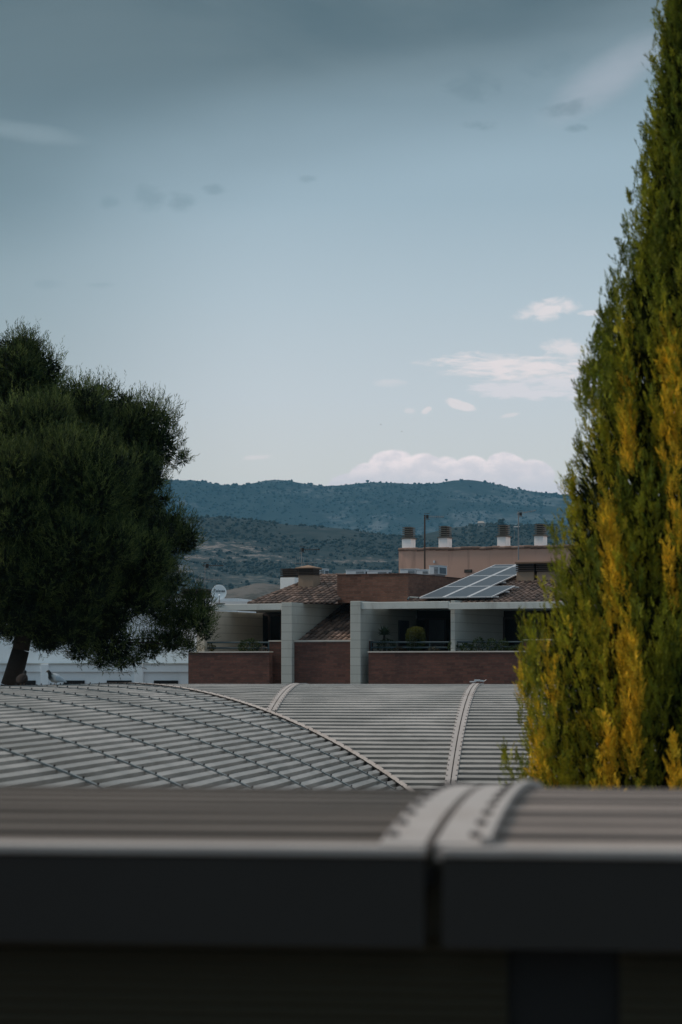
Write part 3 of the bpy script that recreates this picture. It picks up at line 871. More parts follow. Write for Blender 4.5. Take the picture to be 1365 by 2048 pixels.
# canopies: slab plus fascia board and dentils beneath
def canopy(ua, ub, py0, py1, name='canopy', back0=1.0):
    um = (ua + ub) / 2
    z1, z0 = FB.z(py0, um, 0), FB.z(py1, um, 0)
    def f(m):
        FB.box(m, ua, ub, .03, .17, z0, z1); FB.box(m, ua + .15, ub - .15, back0, DEP + .3, z0 + .06, z1 - .02)
    part(name, M['fasciaw'], f, .01)
    part('drip_edge', M['slatg'], lambda m: FB.box(m, ua + .01, ub - .01, .19, .23, z0 + .0, z0 + .058))
canopy(FB.u(398, 0), uA0 - .005, 1208, 1220.5, back0=2.4); canopy(uB + .005, uC0 + .03, 1203.5, 1217.5); canopy(uC0 + .035, uR, 1203, 1216.5)
part('roof_upstand', M['alu'], lambda m: FB.pbox(m, 396, 546, 1202.8, 1212, 2.45, 2.7))
# railings
def railing(px0, px1, ys, v=.55, posts=()):
    def f(m):
        for y in ys: m.tube(FB.at(px0, y, v), FB.at(px1, y, v), .03, n=6)
        for p_ in posts:
            b = FB.at(p_, ys[0], v); m.tube((b.x, b.y, zf), b, .025, n=6)
    part('railing', M['rail'], f)
railing(411, 539, (1285, 1296), posts=(412, 500, 538)); railing(742, 899, (1284.5, 1295), posts=(743, 860, 898)); railing(911, 1047, (1284, 1294), posts=(911.5, 980, 1046))
# sloping tile roof between the two tall piers
ev = .55; zE_ = FB.z(1281, uA, ev) + .0
vD = FB.v(686, uA); zD = FB.z(1209.5, uA, vD)
e1 = FB.U.copy(); e2 = (FB.p(0, vD, zD) - FB.p(0, ev, zE_)); L2 = e2.length; e2.normalize()
tiles('roof', FB.p(uA + .01, ev, zE_), e1, e2, [(0, -.1), (uB0 - uA - .02, -.1), (uB0 - uA - .02, L2 * 1.12), (0, L2 * 1.12)], bb, seed=3)
part('coping', M['fasciaw'], lambda m: FB.box(m, uA + .005, uB0 - .005, .19, .52, zE_ - .06, zE_ - .015))
# upper left tile roof (hipped)
q0 = FB.at(499, 1208.5, 1.0); q1 = FB.at(676, 1208.0, 1.0)
uq0, uq1 = FB.u(499, 1.0), FB.u(676, 1.0)
vr = 5.4; q3 = FB.at(640, 1153.5, vr); 
e2 = FB.V * (vr - 1.0) + Vector((0, 0, q3.z - q0.z)); L = e2.length; e2.normalize()
x3 = FB.u(640, vr) - uq0; x4 = FB.u(690, vr) - uq0
W_ = uq1 - uq0
tiles('roof', q0, FB.U.copy(), e2, [(0, 0), (W_, 0), (FB.u(674, 2.3) - uq0, L * 1.3 / (vr - 1.0)), (FB.u(674, 2.3) - uq0, L), (x3, L)], bb, seed=4)
# hip side going down the other way, closes the roof
part('roof_slope', M['tile'], lambda m: m.add([q0, FB.p(uq0, 9.8, q0.z), FB.p(uq0 + x3, vr, q3.z), FB.p(uq0 + W_ + .4, vr, q3.z), FB.p(uq0 + W_ + .4, 9.8, q0.z)], [(0, 2, 1), (1, 2, 3, 4)]))
def ridge_tiles(name, a, b_, r=.085, n=14, parent=None):
    m = MB(); rnd = []
    d = (b_ - a) / n
    for k in range(n):
        m.tube(a + d * k, a + d * (k + 1.08), r * 1.12, r * .9, 8); rnd += [random.random() * .9 + .1] * 10
    ob = m.build(name, M['tile'], parent or bb); at = ob.data.attributes.new('rnd', 'FLOAT', 'FACE'); at.data.foreach_set('value', rnd)
ridge_tiles('hip_tiles', q0 + Vector((0, 0, .02)), FB.p(uq0 + x3, vr, q3.z + .02), n=16)
ridge_tiles('hip_tiles', FB.p(uq0 + x3, vr, q3.z + .02), FB.p(uq0 + W_ + .3, vr, q3.z + .02), n=9)
# brick penthouse
v0p = 2.3
uP0, uP1 = FB.u(675, v0p), FB.u(817, v0p)
vP = FB.v(945, uP1); zP = FB.z(1149, (uP0 + uP1) / 2, v0p)
part('penthouse', M['brick2'], lambda m: FB.box(m, uP0, uP1, v0p, vP, FB.z(1206, uP0, v0p), zP))
part('coping', M['brick'], lambda m: FB.box(m, uP0 - .02, uP1 + .02, v0p - .02, v0p + .22, zP + .001, zP + .03))
part('coping', M['brick'], lambda m: FB.box(m, uP1 - .22, uP1 + .02, v0p + .221, vP, zP + .001, zP + .03))
# roof with the solar panels
vS = 1.1
s0 = FB.at(838, 1197, vS); us0 = FB.u(838, vS)
vT = FB.v(990, us0); zT = FB.z(1131, us0, vT)
eS = FB.V * (vT - vS) + Vector((0, 0, zT - s0.z)); LS = eS.length; eS.normalize(); nS = FB.U.cross(eS).normalized()
if nS.z < 0: nS = -nS
o_t = s0 - nS * .17 - FB.U * .5 - eS * .25
Wr = FB.u(1330, vS) - us0 + .5
tiles('roof', o_t, FB.U.copy(), eS, [(0, 0), (Wr, 0), (Wr, LS * .82), (0, LS * .82)], bb, seed=5)
part('roof_slope', M['tile'], lambda m: m.add([o_t - Vector((0, 0, .03)), o_t + FB.U * Wr - Vector((0, 0, .03)), o_t + FB.U * Wr + FB.V * 9 - Vector((0, 0, .03)), o_t + FB.V * 9 - Vector((0, 0, .03))], [(0, 1, 2, 3)]))
# chimneys
def beige_chimney(px0, px1, pyt, pyb, v, dep, lx0, lx1, lyt, nsl=4, cap=True, mm='beige', ms='slat', spx=0, zdown=.6):
    root = part('chimney', M[mm], lambda m: FB.pbox(m, px0, px1, pyt, pyb, v, v + dep, z0=FB.z(pyb, 0, v) - zdown), .008)
    louvre(root, FB, lx0, lx1, lyt, pyt, v - (.0 if lx0 >= px0 else .06), dep + (.0 if lx0 >= px0 else .12), nsl, M[ms], None)
    if cap:
        m = MB(FB.a); ua, ub = FB.u(lx0 - 1, v), FB.u(lx1 + 1, v); z = FB.z(lyt, (ua + ub) / 2, v) + .002
        a_ = [FB.p(ua, v - .1, z), FB.p(ub, v - .1, z), FB.p(ub, v + dep + .1, z), FB.p(ua, v + dep + .1, z)]
        top = FB.p((ua + ub) / 2, v + dep / 2, z + .14)
        m.add(a_ + [x + Vector((0, 0, .03)) for x in a_] + [top], [(3, 2, 1, 0), (0, 1, 5, 4), (1, 2, 6, 5), (2, 3, 7, 6), (3, 0, 4, 7), (4, 5, 8), (5, 6, 8), (6, 7, 8), (7, 4, 8)])
        m.build('chimney_cap', M['capb'], root)
    return root
beige_chimney(597, 627, 1150, 1178, 3.4, .62, 593.5, 627.5, 1137)
c2 = beige_chimney(561, 590, 1155, 1190, 8.0, .7, 561, 590, 1136.5, cap=False, mm='chimw', nsl=5, zdown=1.5); c2['label'] = 'white chimney with dark slatted top'
c3 = beige_chimney(364, 400, 1195, 1212, 7.0, .9, 363, 402, 1177, cap=False, mm='chimw', nsl=3, zdown=1.5); c3['label'] = 'white chimney half hidden by the pine'
beige_chimney(1033.5, 1068, 1143, 1172, 5.6, .7, 1032, 1069, 1127, cap=False)
beige_chimney(1074, 1112, 1143, 1172, 5.6, .7, 1072.5, 1113, 1127, cap=False)
part('chimney_slab', M['capb'], lambda m: FB.pbox(m, 1030, 1115, 1123.5, 1126.5, 5.5, 6.4))
part('flue', M['slat'], lambda m: m.tube(FB.at(1071, 1172, 5.9), FB.at(1071, 1128, 5.9), .09, n=8))
# solar array
sa = empty('solar_panel_array', s0 - Vector((0, 0, .17)), 'tilted array of dark glass solar panels on aluminium frames on the tile roof', 'solar panels')
pw = (FB.u(985, vS) - us0) / 3
def at_s(x, y, h): return s0 + FB.U * x + eS * y + nS * h
yrow = []
for py, px in ((1177, 888), (1157.5, 938), (1138, 978)):
    vv = FB.v(px, us0); yrow.append((vv - vS) / (FB.V.dot(eS)))
yb = [0] + yrow + [LS]
for r_ in range(4):
    for c_ in range(3 if r_ == 0 else 2):
        g_ = .012; x0, x1 = pw * c_ + g_, pw * (c_ + 1) - g_; y0, y1 = yb[r_] + g_, yb[r_ + 1] - g_
        m = MB(FB.a); m.obox(at_s(x0 + .045, y0 + .045, .0), FB.U * (x1 - x0 - .09), eS * (y1 - y0 - .09), nS * .03)
        pn = m.build('solar_panel', M['solar'], sa)
        me = pn.data
        for p_ in me.polygons:
            for li in p_.loop_indices:
                co = me.vertices[me.loops[li].vertex_index].co + s0 - Vector((0, 0, .17)) - s0
                me.uv_layers[0].data[li].uv = (co.dot(FB.U), co.dot(eS))
        m = MB(FB.a)
        for (a0, b0, a1, b1) in ((x0, y0, x1, y0 + .044), (x0, y1 - .044, x1, y1), (x0, y0 + .0441, x0 + .044, y1 - .0441), (x1 - .044, y0 + .0441, x1, y1 - .0441)):
            m.obox(at_s(a0, b0, -.005), FB.U * (a1 - a0), eS * (b1 - b0), nS * .04)
        m.build('panel_frame', M['alu'], pn)
m = MB(FB.a)
for yy in (.3, 1.4, 2.4, 3.6):
    x1 = pw * (3 if yy < yb[1] else 2) + .12
    m.obox(at_s(-.1, yy, -.055), FB.U * (x1 + .1), eS * .05, nS * .045)
m.build('mounting_rail', M['alu'], sa)
m = MB(); pts = [FB.at(816, 1199, 1.0), FB.at(819, 1194.5, 1.4), FB.at(838, 1195.5, 1.2)]
m.tube(pts[0], pts[1], .03); m.tube(pts[1], pts[2], .03); m.build('conduit', M['rail'], bb)

# ------------------------------------------------------------------ terracotta block with white chimneys
FT = Frame(798, 108, 22)
tb = empty('terracotta_building', FT.p(0, 0), 'terracotta rendered block with four white louvred chimneys behind the brick block', 'building')
uT1 = FT.u(1290, 0); zTt = FT.z(1100.5, 0, 0)
m = MB(FT.a); FT.box(m, 0, uT1, 0, 9, 0, zTt); m.build('wall', M['terra'], tb)
m = MB(); k = .0; rr = random.Random(5); rnd = []
while k < uT1:
    L = .32; dz = rr.uniform(-.015, .02)
    a_ = FT.p(k, -.02, zTt + .02 + dz); m.tube(a_, FT.p(min(uT1, k + L), -.02, zTt + .03 + dz), .075, .065, 7); rnd += [rr.random() * .6 + .4] * 9; k += L * .92
ob = m.build('parapet_tiles', M['tile'], tb); at = ob.data.attributes.new('rnd', 'FLOAT', 'FACE'); at.data.foreach_set('value', rnd)
m = MB(FT.a); FT.pbox(m, 929, 944, 1139, 1145, -.04, .1); 
for q in range(3): FT.pbox(m, 930, 943, 1140 + q * 1.7, 1140.8 + q * 1.7, -.06, -.035, 1)
m.build('vent_grille', [M['gap'], M['slatg']], tb)
m = MB(FT.a); FT.pbox(m, 867, 870, 1121, 1126, -.06, .1); m.build('junction_box', M['alu'], tb)
def white_chimney(px):
    u0 = FT.u(px, .25); wd = FT.u(px + 17.5, .25) - u0
    m = MB(FT.a); z0 = zTt - .1; z1 = FT.z(1075.5, u0, .25) + (u0 - FT.u(804, .25)) * 0
    z1 = zTt + .52
    FT.box(m, u0, u0 + wd, .25, .25 + .62, z0, z1)
    root = m.build('chimney', M['chimw'], tb, bevel=.006)
    m = MB(FT.a); FT.box(m, u0 - .05, u0 + wd + .05, .2, .92, z1 + .001, z1 + .04); m.build('ledge', M['slatg'], root)
    m = MB(FT.a); zz = z1 + .041
    FT.box(m, u0 + .09, u0 + wd - .09, .34, .78, zz, zz + .5, 1)
    for q in range(6): FT.box(m, u0 + .01, u0 + wd - .01, .26, .86, zz + .02 + q * .083, zz + .062 + q * .083)
    m.build('louvre', [M['slatg'], M['gap']], root)
for px in (804.5, 877.5, 995, 1069): white_chimney(px)

# ------------------------------------------------------------------ white building on the left
FW = Frame(377, 97, 12)
wb = empty('white_building', FW.p(0, 0), 'pale blue-white rendered block behind the pine with a banded ledge', 'building')
def wpart(name, mm, fn, bevel=0, parent=None):
    m = MB(FW.a); fn(m); return m.build(name, mm, parent or wb, bevel=bevel)
uw0 = FW.u(-700, 0); uw1 = FW.u(470, 0)
zl = FW.z(1326.5, -3, 0)
wpart('wall', M['white'], lambda m: (FW.box(m, uw0, uw1, .5, 10, 0, FW.z(1198, -3, .5))))
wpart('parapet', M['white'], lambda m: FW.box(m, uw0, uw1, 0, .2, FW.z(1344, -3, 0), zl - .05), .01)
wpart('ledge', M['fasciaw'], lambda m: FW.box(m, uw0, uw1, -.06, .498, zl - .048, zl + .01))
wpart('lower_wall', M['white'], lambda m: FW.box(m, uw0, uw1, .12, .49, 0, FW.z(1344.2, -3, 0)))
for (a, b_) in ((-290, -275), (-100, -86), (82, 97), (270, 286), (460, 476)):
    wpart('pillar', M['white'], lambda m: FW.pbox(m, a, b_, 1328, 0, -.12, .119, z0=0), .01)
for (a, b_) in ((-60, -10), (30, 71), (128, 169), (214, 263), (308, 356), (395, 440)):
    fr = wpart('window', M['gap'], lambda m: FW.pbox(m, a, b_, 1361, 1400, .06, .119), 0)
    wpart('sill', M['slatg'], lambda m: FW.pbox(m, a - 1, b_ + 1, 1371, 1373, -.02, .05), 0, fr)
for (a, b_) in ((40, 85), (150, 200), (-80, -30)):
    fr = wpart('window', M['glass'], lambda m: FW.pbox(m, a, b_, 1228, 1280, .44, .499), 0)

# ------------------------------------------------------------------ things on the roofs
def ac_unit(F, px0, px1, py0, py1, v, dep, lab, slat=False, nfan=1):
    ua, ub = F.u(px0, v), F.u(px1, v); um = (ua + ub) / 2; z0, z1 = F.z(py1, um, v), F.z(py0, um, v)
    t = empty('air_conditioner', F.p(um, v + dep / 2, z0), lab, 'air conditioner', 'air conditioners on the roofs')
    m = MB(F.a); F.box(m, ua, ub, v, v + dep, z0 + .03, z1); m.build('casing', M['acw'], t, bevel=.02)
    m = MB(F.a); F.box(m, ua - .01, ub + .01, v - .01, v + dep + .01, z1 + .001, z1 + .02); m.build('lid', M['acw'], t)
    w_ = ub - ua
    for k in range(nfan):
        a = ua + w_ * (.52 if nfan == 1 else (.06 + .5 * k)); b_ = a + w_ * .4
        m = MB(F.a)
        F.box(m, a, b_, v - .012, v - .002, z0 + .08, z1 - .05)
        g_ = m.build('fan_grille', M['acd'], t)
        m = MB(F.a); zz = z0 + .1
        while zz < z1 - .06:
            F.box(m, a, b_, v - .022, v - .013, zz, zz + .012); zz += .05
        m.build('grille_bars', M['acw'], g_)
    m = MB(F.a); vm = v + dep * .2
    F.box(m, ub + .002, ub + .012, v + dep * .1, v + dep * .85, z0 + .08, z1 - .06); m.build('side_vent', M['acd'], t)
    m = MB(F.a); F.box(m, ua + .08, ua + .14, v, v + dep, z0 - .08, z0 + .029); F.box(m, ub - .14, ub - .08, v, v + dep, z0 - .08, z0 + .029); m.build('feet', M['mast'], t)
    return t
ac_unit(FB, 692, 731, 1140.5, 1153, 4.6, .35, 'left one of two white air conditioners low behind the brick penthouse parapet')
ac_unit(FB, 734, 777, 1141.2, 1153, 4.6, .35, 'right one of two white air conditioners low behind the brick penthouse parapet')
ac_unit(FB, 800, 832, 1138.5, 1152, 6.0, .35, 'low white air conditioner left of the brown antenna mast')
ac_unit(FB, 833, 858, 1139.5, 1152, 6.0, .35, 'low white air conditioner at the foot of the brown antenna mast')
ac_unit(FB, 858.5, 878, 1131.5, 1151, 5.6, .85, 'tallest boxy air conditioner, right of the brown antenna mast')
ac_unit(FB, 636, 650, 1138, 1156, 7.5, .4, 'small white air conditioner right of the beige chimney')

def antenna(px, pyb, pyt, Y, lab, mm, booms, extra=None, r=.022):
    base = P(px, pyb, Y)
    t = empty('tv_antenna', base, lab, 'antenna', 'television antennas on the roofs')
    top = P(px, pyt, Y); top.x = base.x
    m = MB(); m.tube(base, top, r, r * .8, 8); m.build('mast', mm, t)
    for (x0, x1, y0, y1, nel, up, dn, mat_) in booms:
        m = MB(); a, b_ = P(x0, y0, Y), P(x1, y1, Y); b_.y += .25; m.tube(a, b_, .012, n=6)
        bo = m.build('boom', mat_, t)
        m = MB()
        for k in range(nel):
            f = (k + .5) / nel; c_ = a.lerp(b_, f); s_ = (1 - .4 * f)
            m.tube(c_ - Vector((0, -.02, dn * s_)), c_ + Vector((0, .02, up * s_)), .006, n=5)
            if up < .3: m.tube(c_ - Vector((0.02, .16 * s_, 0)), c_ + Vector((0.02, .16 * s_, 0)), .006, n=5)
        m.build('elements', mat_, bo)
    if extra: extra(t, base, top)
    return t
def reflector(px, py, Y):
    def f(t, b_, top):
        m = MB(); c_ = P(px, py, Y)
        m.box(c_ - Vector((0, 0, .08)), .1, .12, .15, 0); m.tube(c_ + Vector((-.12, -.1, .12)), c_ + Vector((.1, .1, .14)), .01); m.tube(c_ + Vector((-.12, .1, -.12)), c_ + Vector((.1, -.1, -.12)), .01)
        m.build('dipole_box', M['bolt'], t)
    return f
antenna(410.5, 1208, 1129, 89, 'thin grey antenna mast beside the round satellite dish', M['mast'],
        [(405, 447, 1131.5, 1130.5, 9, .07, .07, M['bolt']), (393, 443, 1158, 1158.5, 5, .26, .16, M['mast'])], reflector(415, 1131.5, 89), .016)
antenna(603.5, 1150, 1097, 92, 'thin grey antenna mast behind the beige capped chimney', M['mast'],
        [(600, 640, 1099.5, 1098, 9, .07, .07, M['bolt']), (588, 634, 1126.5, 1125, 6, .26, .1, M['mast'])], reflector(606, 1099.5, 92), .02)
antenna(850, 1150, 1030, 97, 'dark brown antenna mast in front of the left terracotta wall', M['mastb'],
        [(848, 889, 1033.5, 1033, 11, .09, .09, M['mast'])], reflector(855, 1033.5, 97), .035)
def loop(t, b_, top):
    reflector(1042, 1028, 105)(t, b_, top)
    m = MB(); m.tube(P(1028, 1053.5, 105), P(1040, 1053.5, 105), .02); m.build('dipole_arm', M['alu'], t)
    m = MB(); pts = [P(1027, 1055, 105), P(1030, 1066, 105), P(1029, 1078, 105), P(1024, 1088, 105)]
    for a, c_ in zip(pts, pts[1:]): m.tube(a, c_, .01, n=5)
    m.build('cable', M['mast'], t)
antenna(1037.5, 1120, 1024, 105, 'grey antenna mast with hanging cable, between the two right-hand white chimneys', M['mast'],
        [(1034, 1073, 1028, 1020, 11, .09, .09, M['mast'])], loop, .03)

# satellite dish with its lettering
DY = FB.p(FB.u(438.5, .1), .1).y
dc = P(438.5, 1185, DY)
ds = empty('satellite_dish', P(438.5, 1207.5, DY), 'round pale satellite dish with dark lettering on the terrace roof', 'satellite dish')
m = MB(); n = 40; rings = 7; rd = 14.7 / FPX * DY
tilt = Matrix.Rotation(R(-14), 3, 'X'); vs = [tuple(dc + tilt @ Vector((0, .06, 0)))]
for q in range(1, rings + 1):
    for k in range(n):
        a = 2 * math.pi * k / n; r_ = rd * q / rings
        vs.append(tuple(dc + tilt @ Vector((r_ * math.cos(a), .06 * (1 - (q / rings) ** 2), r_ * 1.08 * math.sin(a)))))
fs = [(0, 1 + k, 1 + (k + 1) % n) for k in range(n)]
for q in range(rings - 1):
    b0 = 1 + q * n; fs += [(b0 + k, b0 + n + k, b0 + n + (k + 1) % n, b0 + (k + 1) % n) for k in range(n)]
m.add(vs, fs)
rf = m.build('reflector', M['dish'], ds, smooth=True)
so = rf.modifiers.new('solid', 'SOLIDIFY'); so.thickness = .012; so.offset = 0
m = MB(); last = [Vector(v) for v in vs[-n:]]
for k in range(n): m.tube(last[k], last[(k + 1) % n], .008, n=5, cap=False)
m.build('rim', M['dish'], rf)
cu = bpy.data.curves.new('lettering', 'FONT'); cu.body = 'Televes'; cu.size = .125; cu.align_x = 'CENTER'; cu.align_y = 'CENTER'; cu.extrude = .002; cu.offset = .0022
tmp = bpy.data.objects.new('tmp', cu); scn.collection.objects.link(tmp)
C.view_layer.update()
me = bpy.data.meshes.new_from_object(tmp.evaluated_get(C.evaluated_depsgraph_get())); bpy.data.objects.remove(tmp)
me.materials.clear(); me.materials.append(M['ink'])
lo_ = bpy.data.objects.new('lettering', me); scn.collection.objects.link(lo_); lo_.parent = ds
w_ = max(v.co.x for v in me.vertices) - min(v.co.x for v in me.vertices); sc = (22.5 / FPX * DY) / w_
lo_.scale = (sc, sc * 1.05, 1); lo_.rotation_euler = (R(90 - 14), 0, 0)
lo_.location = (P(439.3, 1181.8, DY - .03) - ds.location) + Vector((0, .045, 0))
m = MB()
m.tube(P(439, 1208, DY - .02), P(439, 1199, DY + .1), .025); m.tube(P(439, 1205, DY - .0), P(439.3, 1192.5, DY - .42), .012)
m.build('arm', M['mast'], ds)
m = MB(); m.tube(P(439.3, 1191.5, DY - .42), P(439.3, 1190.5, DY - .34), .03, .035); m.build('receiver', M['dish'], ds)
m = MB(); m.box(P(441, 1208.5, DY), .28, .24, .035, FB.a); m.build('base_plate', M['slatg'], ds)

# ------------------------------------------------------------------ pigeons
def loft(m_, secs, n=14):
    vs = []; 
    for (c_, rx, rz, dirv) in secs:
        d = Vector(dirv).normalized(); x = Vector((0, 0, 1)).cross(d)
        x = x.normalized() if x.length > 1e-3 else Vector((1, 0, 0)); y = d.cross(x)
        for k in range(n):
            a = 2 * math.pi * k / n; vs.append(Vector(c_) + x * rx * math.cos(a) + y * rz * math.sin(a))
    fs = []
    for i in range(len(secs) - 1):
        for k in range(n): fs.append((i * n + k, i * n + (k + 1) % n, (i + 1) * n + (k + 1) % n, (i + 1) * n + k))
    fs += [tuple(range(n))[::-1], tuple(range((len(secs) - 1) * n, len(secs) * n))]
    m_.add(vs, fs)
def pigeon(px, t_along, xacr, heading, lab, palette, lean=0.0):
    foot = vpos(K0, -wV, wU, t_along, xacr, 0.004)
    root = empty('pigeon', foot, lab, 'pigeon', 'pigeons on the roof ridge')
    ch, sh = math.cos(heading), math.sin(heading)
    def L(x, y, z): return foot + Vector(((x * ch - y * sh) * 1.12, (x * sh + y * ch) * 1.12, (z - .035) * 1.18 if z > .05 else z * .3))   # x forward
    # tail to beak
    pts = [(-.15, .07, .022, .006), (-.115, .085, .034, .014), (-.075, .105, .052, .036), (-.02, .118, .074, .066), (.035, .13, .074, .07), (.075, .152, .056, .056),
           (.09, .175, .028, .03), (.098, .198, .025, .026), (.112, .212, .024, .024), (.128, .211, .014, .015), (.14, .206, .006, .006), (.153, .201, .002, .002)]
    m = MB(); secs = []
    for i, (x, z, rx, rz) in enumerate(pts):
        a = pts[max(0, i - 1)]; b_ = pts[min(len(pts) - 1, i + 1)]
        d = L(b_[0], 0, b_[1]) - L(a[0], 0, a[1]); secs.append((L(x, 0, z), rx, rz, d))
    loft(m, secs)
    body = m.build('body', M['feather'], root, smooth=True)
    me = body.data; ca = me.color_attributes.new('Col', 'FLOAT_COLOR', 'POINT')
    inv = lambda co: ((co.x) * ch + (co.y) * sh, -(co.x) * sh + co.y * ch, co.z)
    for i, v in enumerate(me.vertices):
        x, y, z = inv(v.co)
        c_ = palette['body']
        if x > .085 or (x > .07 and z > .16): c_ = palette['head']
        elif x > .055: c_ = palette['neck']
        if x > .135: c_ = (.12, .1, .08)
        ca.data[i].color = c_ + (1,)
    for s_ in (-1, 1):
        m = MB(); secs = []
        for (x, y, z, rx, rz) in ((.05, .05, .125, .006, .02), (.02, .062, .125, .012, .042), (-.04, .058, .112, .012, .04), (-.1, .036, .092, .008, .022), (-.15, .02, .075, .004, .008)):
            secs.append((L(x, y * s_, z), rx, rz, L(-1, -.15 * s_, -.25) - L(0, 0, 0)))
        loft(m, secs, 10)
        wg = m.build('wing', M['feather'], root, smooth=True)
        ca = wg.data.color_attributes.new('Col', 'FLOAT_COLOR', 'POINT')
        for i, v in enumerate(wg.data.vertices):
            x, y, z = inv(v.co); c_ = palette['wing']
            if -.075 < x < -.05 or -.02 < x < .0 : c_ = palette['bar']
            ca.data[i].color = c_ + (1,)
        m = MB(); m.tube(L(.0, .022 * s_, .075), L(.012, .026 * s_, .008), .006, .004, 6)
        for a in (-.5, 0, .5): m.tube(L(.012, .026 * s_, .006), L(.012 + .03 * math.cos(a), .026 * s_ + .03 * math.sin(a), .002), .004, .002, 5)
        m.build('leg', M['capb'], root)
    m = MB()
    for s_ in (-1, 1): m.tube(L(.116, .0235 * s_, .216), L(.116, .026 * s_, .216), .005, .004, 8)
    m.build('eyes', M['gap'], root)
    return root
def on_ridge(px):
    best = None
    for t_ in np.linspace(2, 30, 600):
        p = vpos(K0, -wV, wU, float(t_), .0, 0); q = p.x / p.y * FPX + CX
        if best is None or abs(q - px) < best[0]: best = (abs(q - px), float(t_))
    return best[1]
pigeon(55, on_ridge(55) - .1, -.1, R(78), 'dark pigeon seen from behind beside the pine trunk', dict(body=(.022, .018, .016), head=(.01, .012, .013), neck=(.02, .026, .026), wing=(.024, .02, .018), bar=(.05, .05, .05)))
pigeon(121, on_ridge(121) - .1, -.1, R(212), 'pale grey pigeon with dark head turned to the left', dict(body=(.42, .46, .49), head=(.025, .03, .032), neck=(.3, .34, .34), wing=(.34, .42, .48), bar=(.03, .035, .05)))

# ------------------------------------------------------------------ foliage helpers
def blades(base, dirs, side, length, width, col):
    """thin diamond leaves: base (n,3), unit dirs, unit side, length (n), width (n)"""
    l = length[:, None]; w_ = width[:, None]
    p0 = base; p1 = base + dirs * l * .45 + side * w_ * .5; p2 = base + dirs * l; p3 = base + dirs * l * .45 - side * w_ * .5
    V = np.stack([p0, p1, p2, p3], 1).reshape(-1, 3)
    n = len(base); F = np.arange(n * 4).reshape(n, 4)
    return V, F, np.repeat(col, 4, 0)
def unit(a): return a / np.maximum(1e-9, np.linalg.norm(a, axis=-1, keepdims=True))
def randunit(r, n): return unit(r.normal(size=(n, 3)))

# ------------------------------------------------------------------ golden cypress in the courtyard
def zc_of(py, Y): return ZC + (HOR - py) / FPX * Y
CYX, CYY = (1408 - CX) / FPX * 18, 18.0
cz = [(-420, 3), (-350, 12), (-200, 30), (0, 56), (130, 68), (300, 86), (400, 103), (560, 133), (700, 172), (850, 216), (990, 252), (1100, 262), (1200, 280), (1280, 304), (1335, 345), (1375, 348), (1430, 325), (1520, 340), (1585, 348), (2200, 350), (3000, 250), (3200, 60)]
zz = np.array([zc_of(a, 18) for a, _ in cz])[::-1]; rr_ = np.array([b for _, b in cz])[::-1] / FPX * 18
cyp = empty('golden_cypress', (CYX, CYY, 0), 'tall green and golden conical cypress standing right in the courtyard', 'tree')
m = MB(); m.tube((CYX, CYY, 0), (CYX, CYY, 1.5), .17, .15, 10); m.tube((CYX, CYY, 1.5), (CYX, CYY, zz.max() - .4), .15, .02, 10); m.build('trunk', M['bark'], cyp)
r = np.random.default_rng(31)
# inner foliage, dense and darker than the outer plumes
nc = 200000
hc = 4.9 + (zz.max() - .5 - 4.9) * r.random(nc) ** 1.9
lo_n = int(nc * .12); hc[:lo_n] = .8 + 4 * r.random(lo_n)
ac = r.random(nc) * 2 * np.pi; rc = np.interp(hc, zz, rr_) * (.12 + .78 * r.random(nc) ** .5) * (1 + .16 * (fbm(np.cos(ac) * 3 + 9, np.sin(ac) * 3 + hc * 1.5, 4, 3) - .5) * 2)
bc = np.stack([CYX + rc * np.cos(ac), CYY + rc * np.sin(ac), hc], 1)
dc_ = unit(np.stack([np.cos(ac), np.sin(ac), np.full(nc, 1.6)], 1) + r.normal(size=(nc, 3)) * .5)
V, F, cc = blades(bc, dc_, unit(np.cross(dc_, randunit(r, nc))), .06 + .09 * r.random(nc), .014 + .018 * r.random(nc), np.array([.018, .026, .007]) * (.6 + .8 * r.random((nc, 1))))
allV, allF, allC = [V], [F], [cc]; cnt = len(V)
gold = np.array([.86, .53, .04]); olive = np.array([.33, .32, .024]); green = np.array([.12, .16, .022]); deep = np.array([.022, .034, .01])
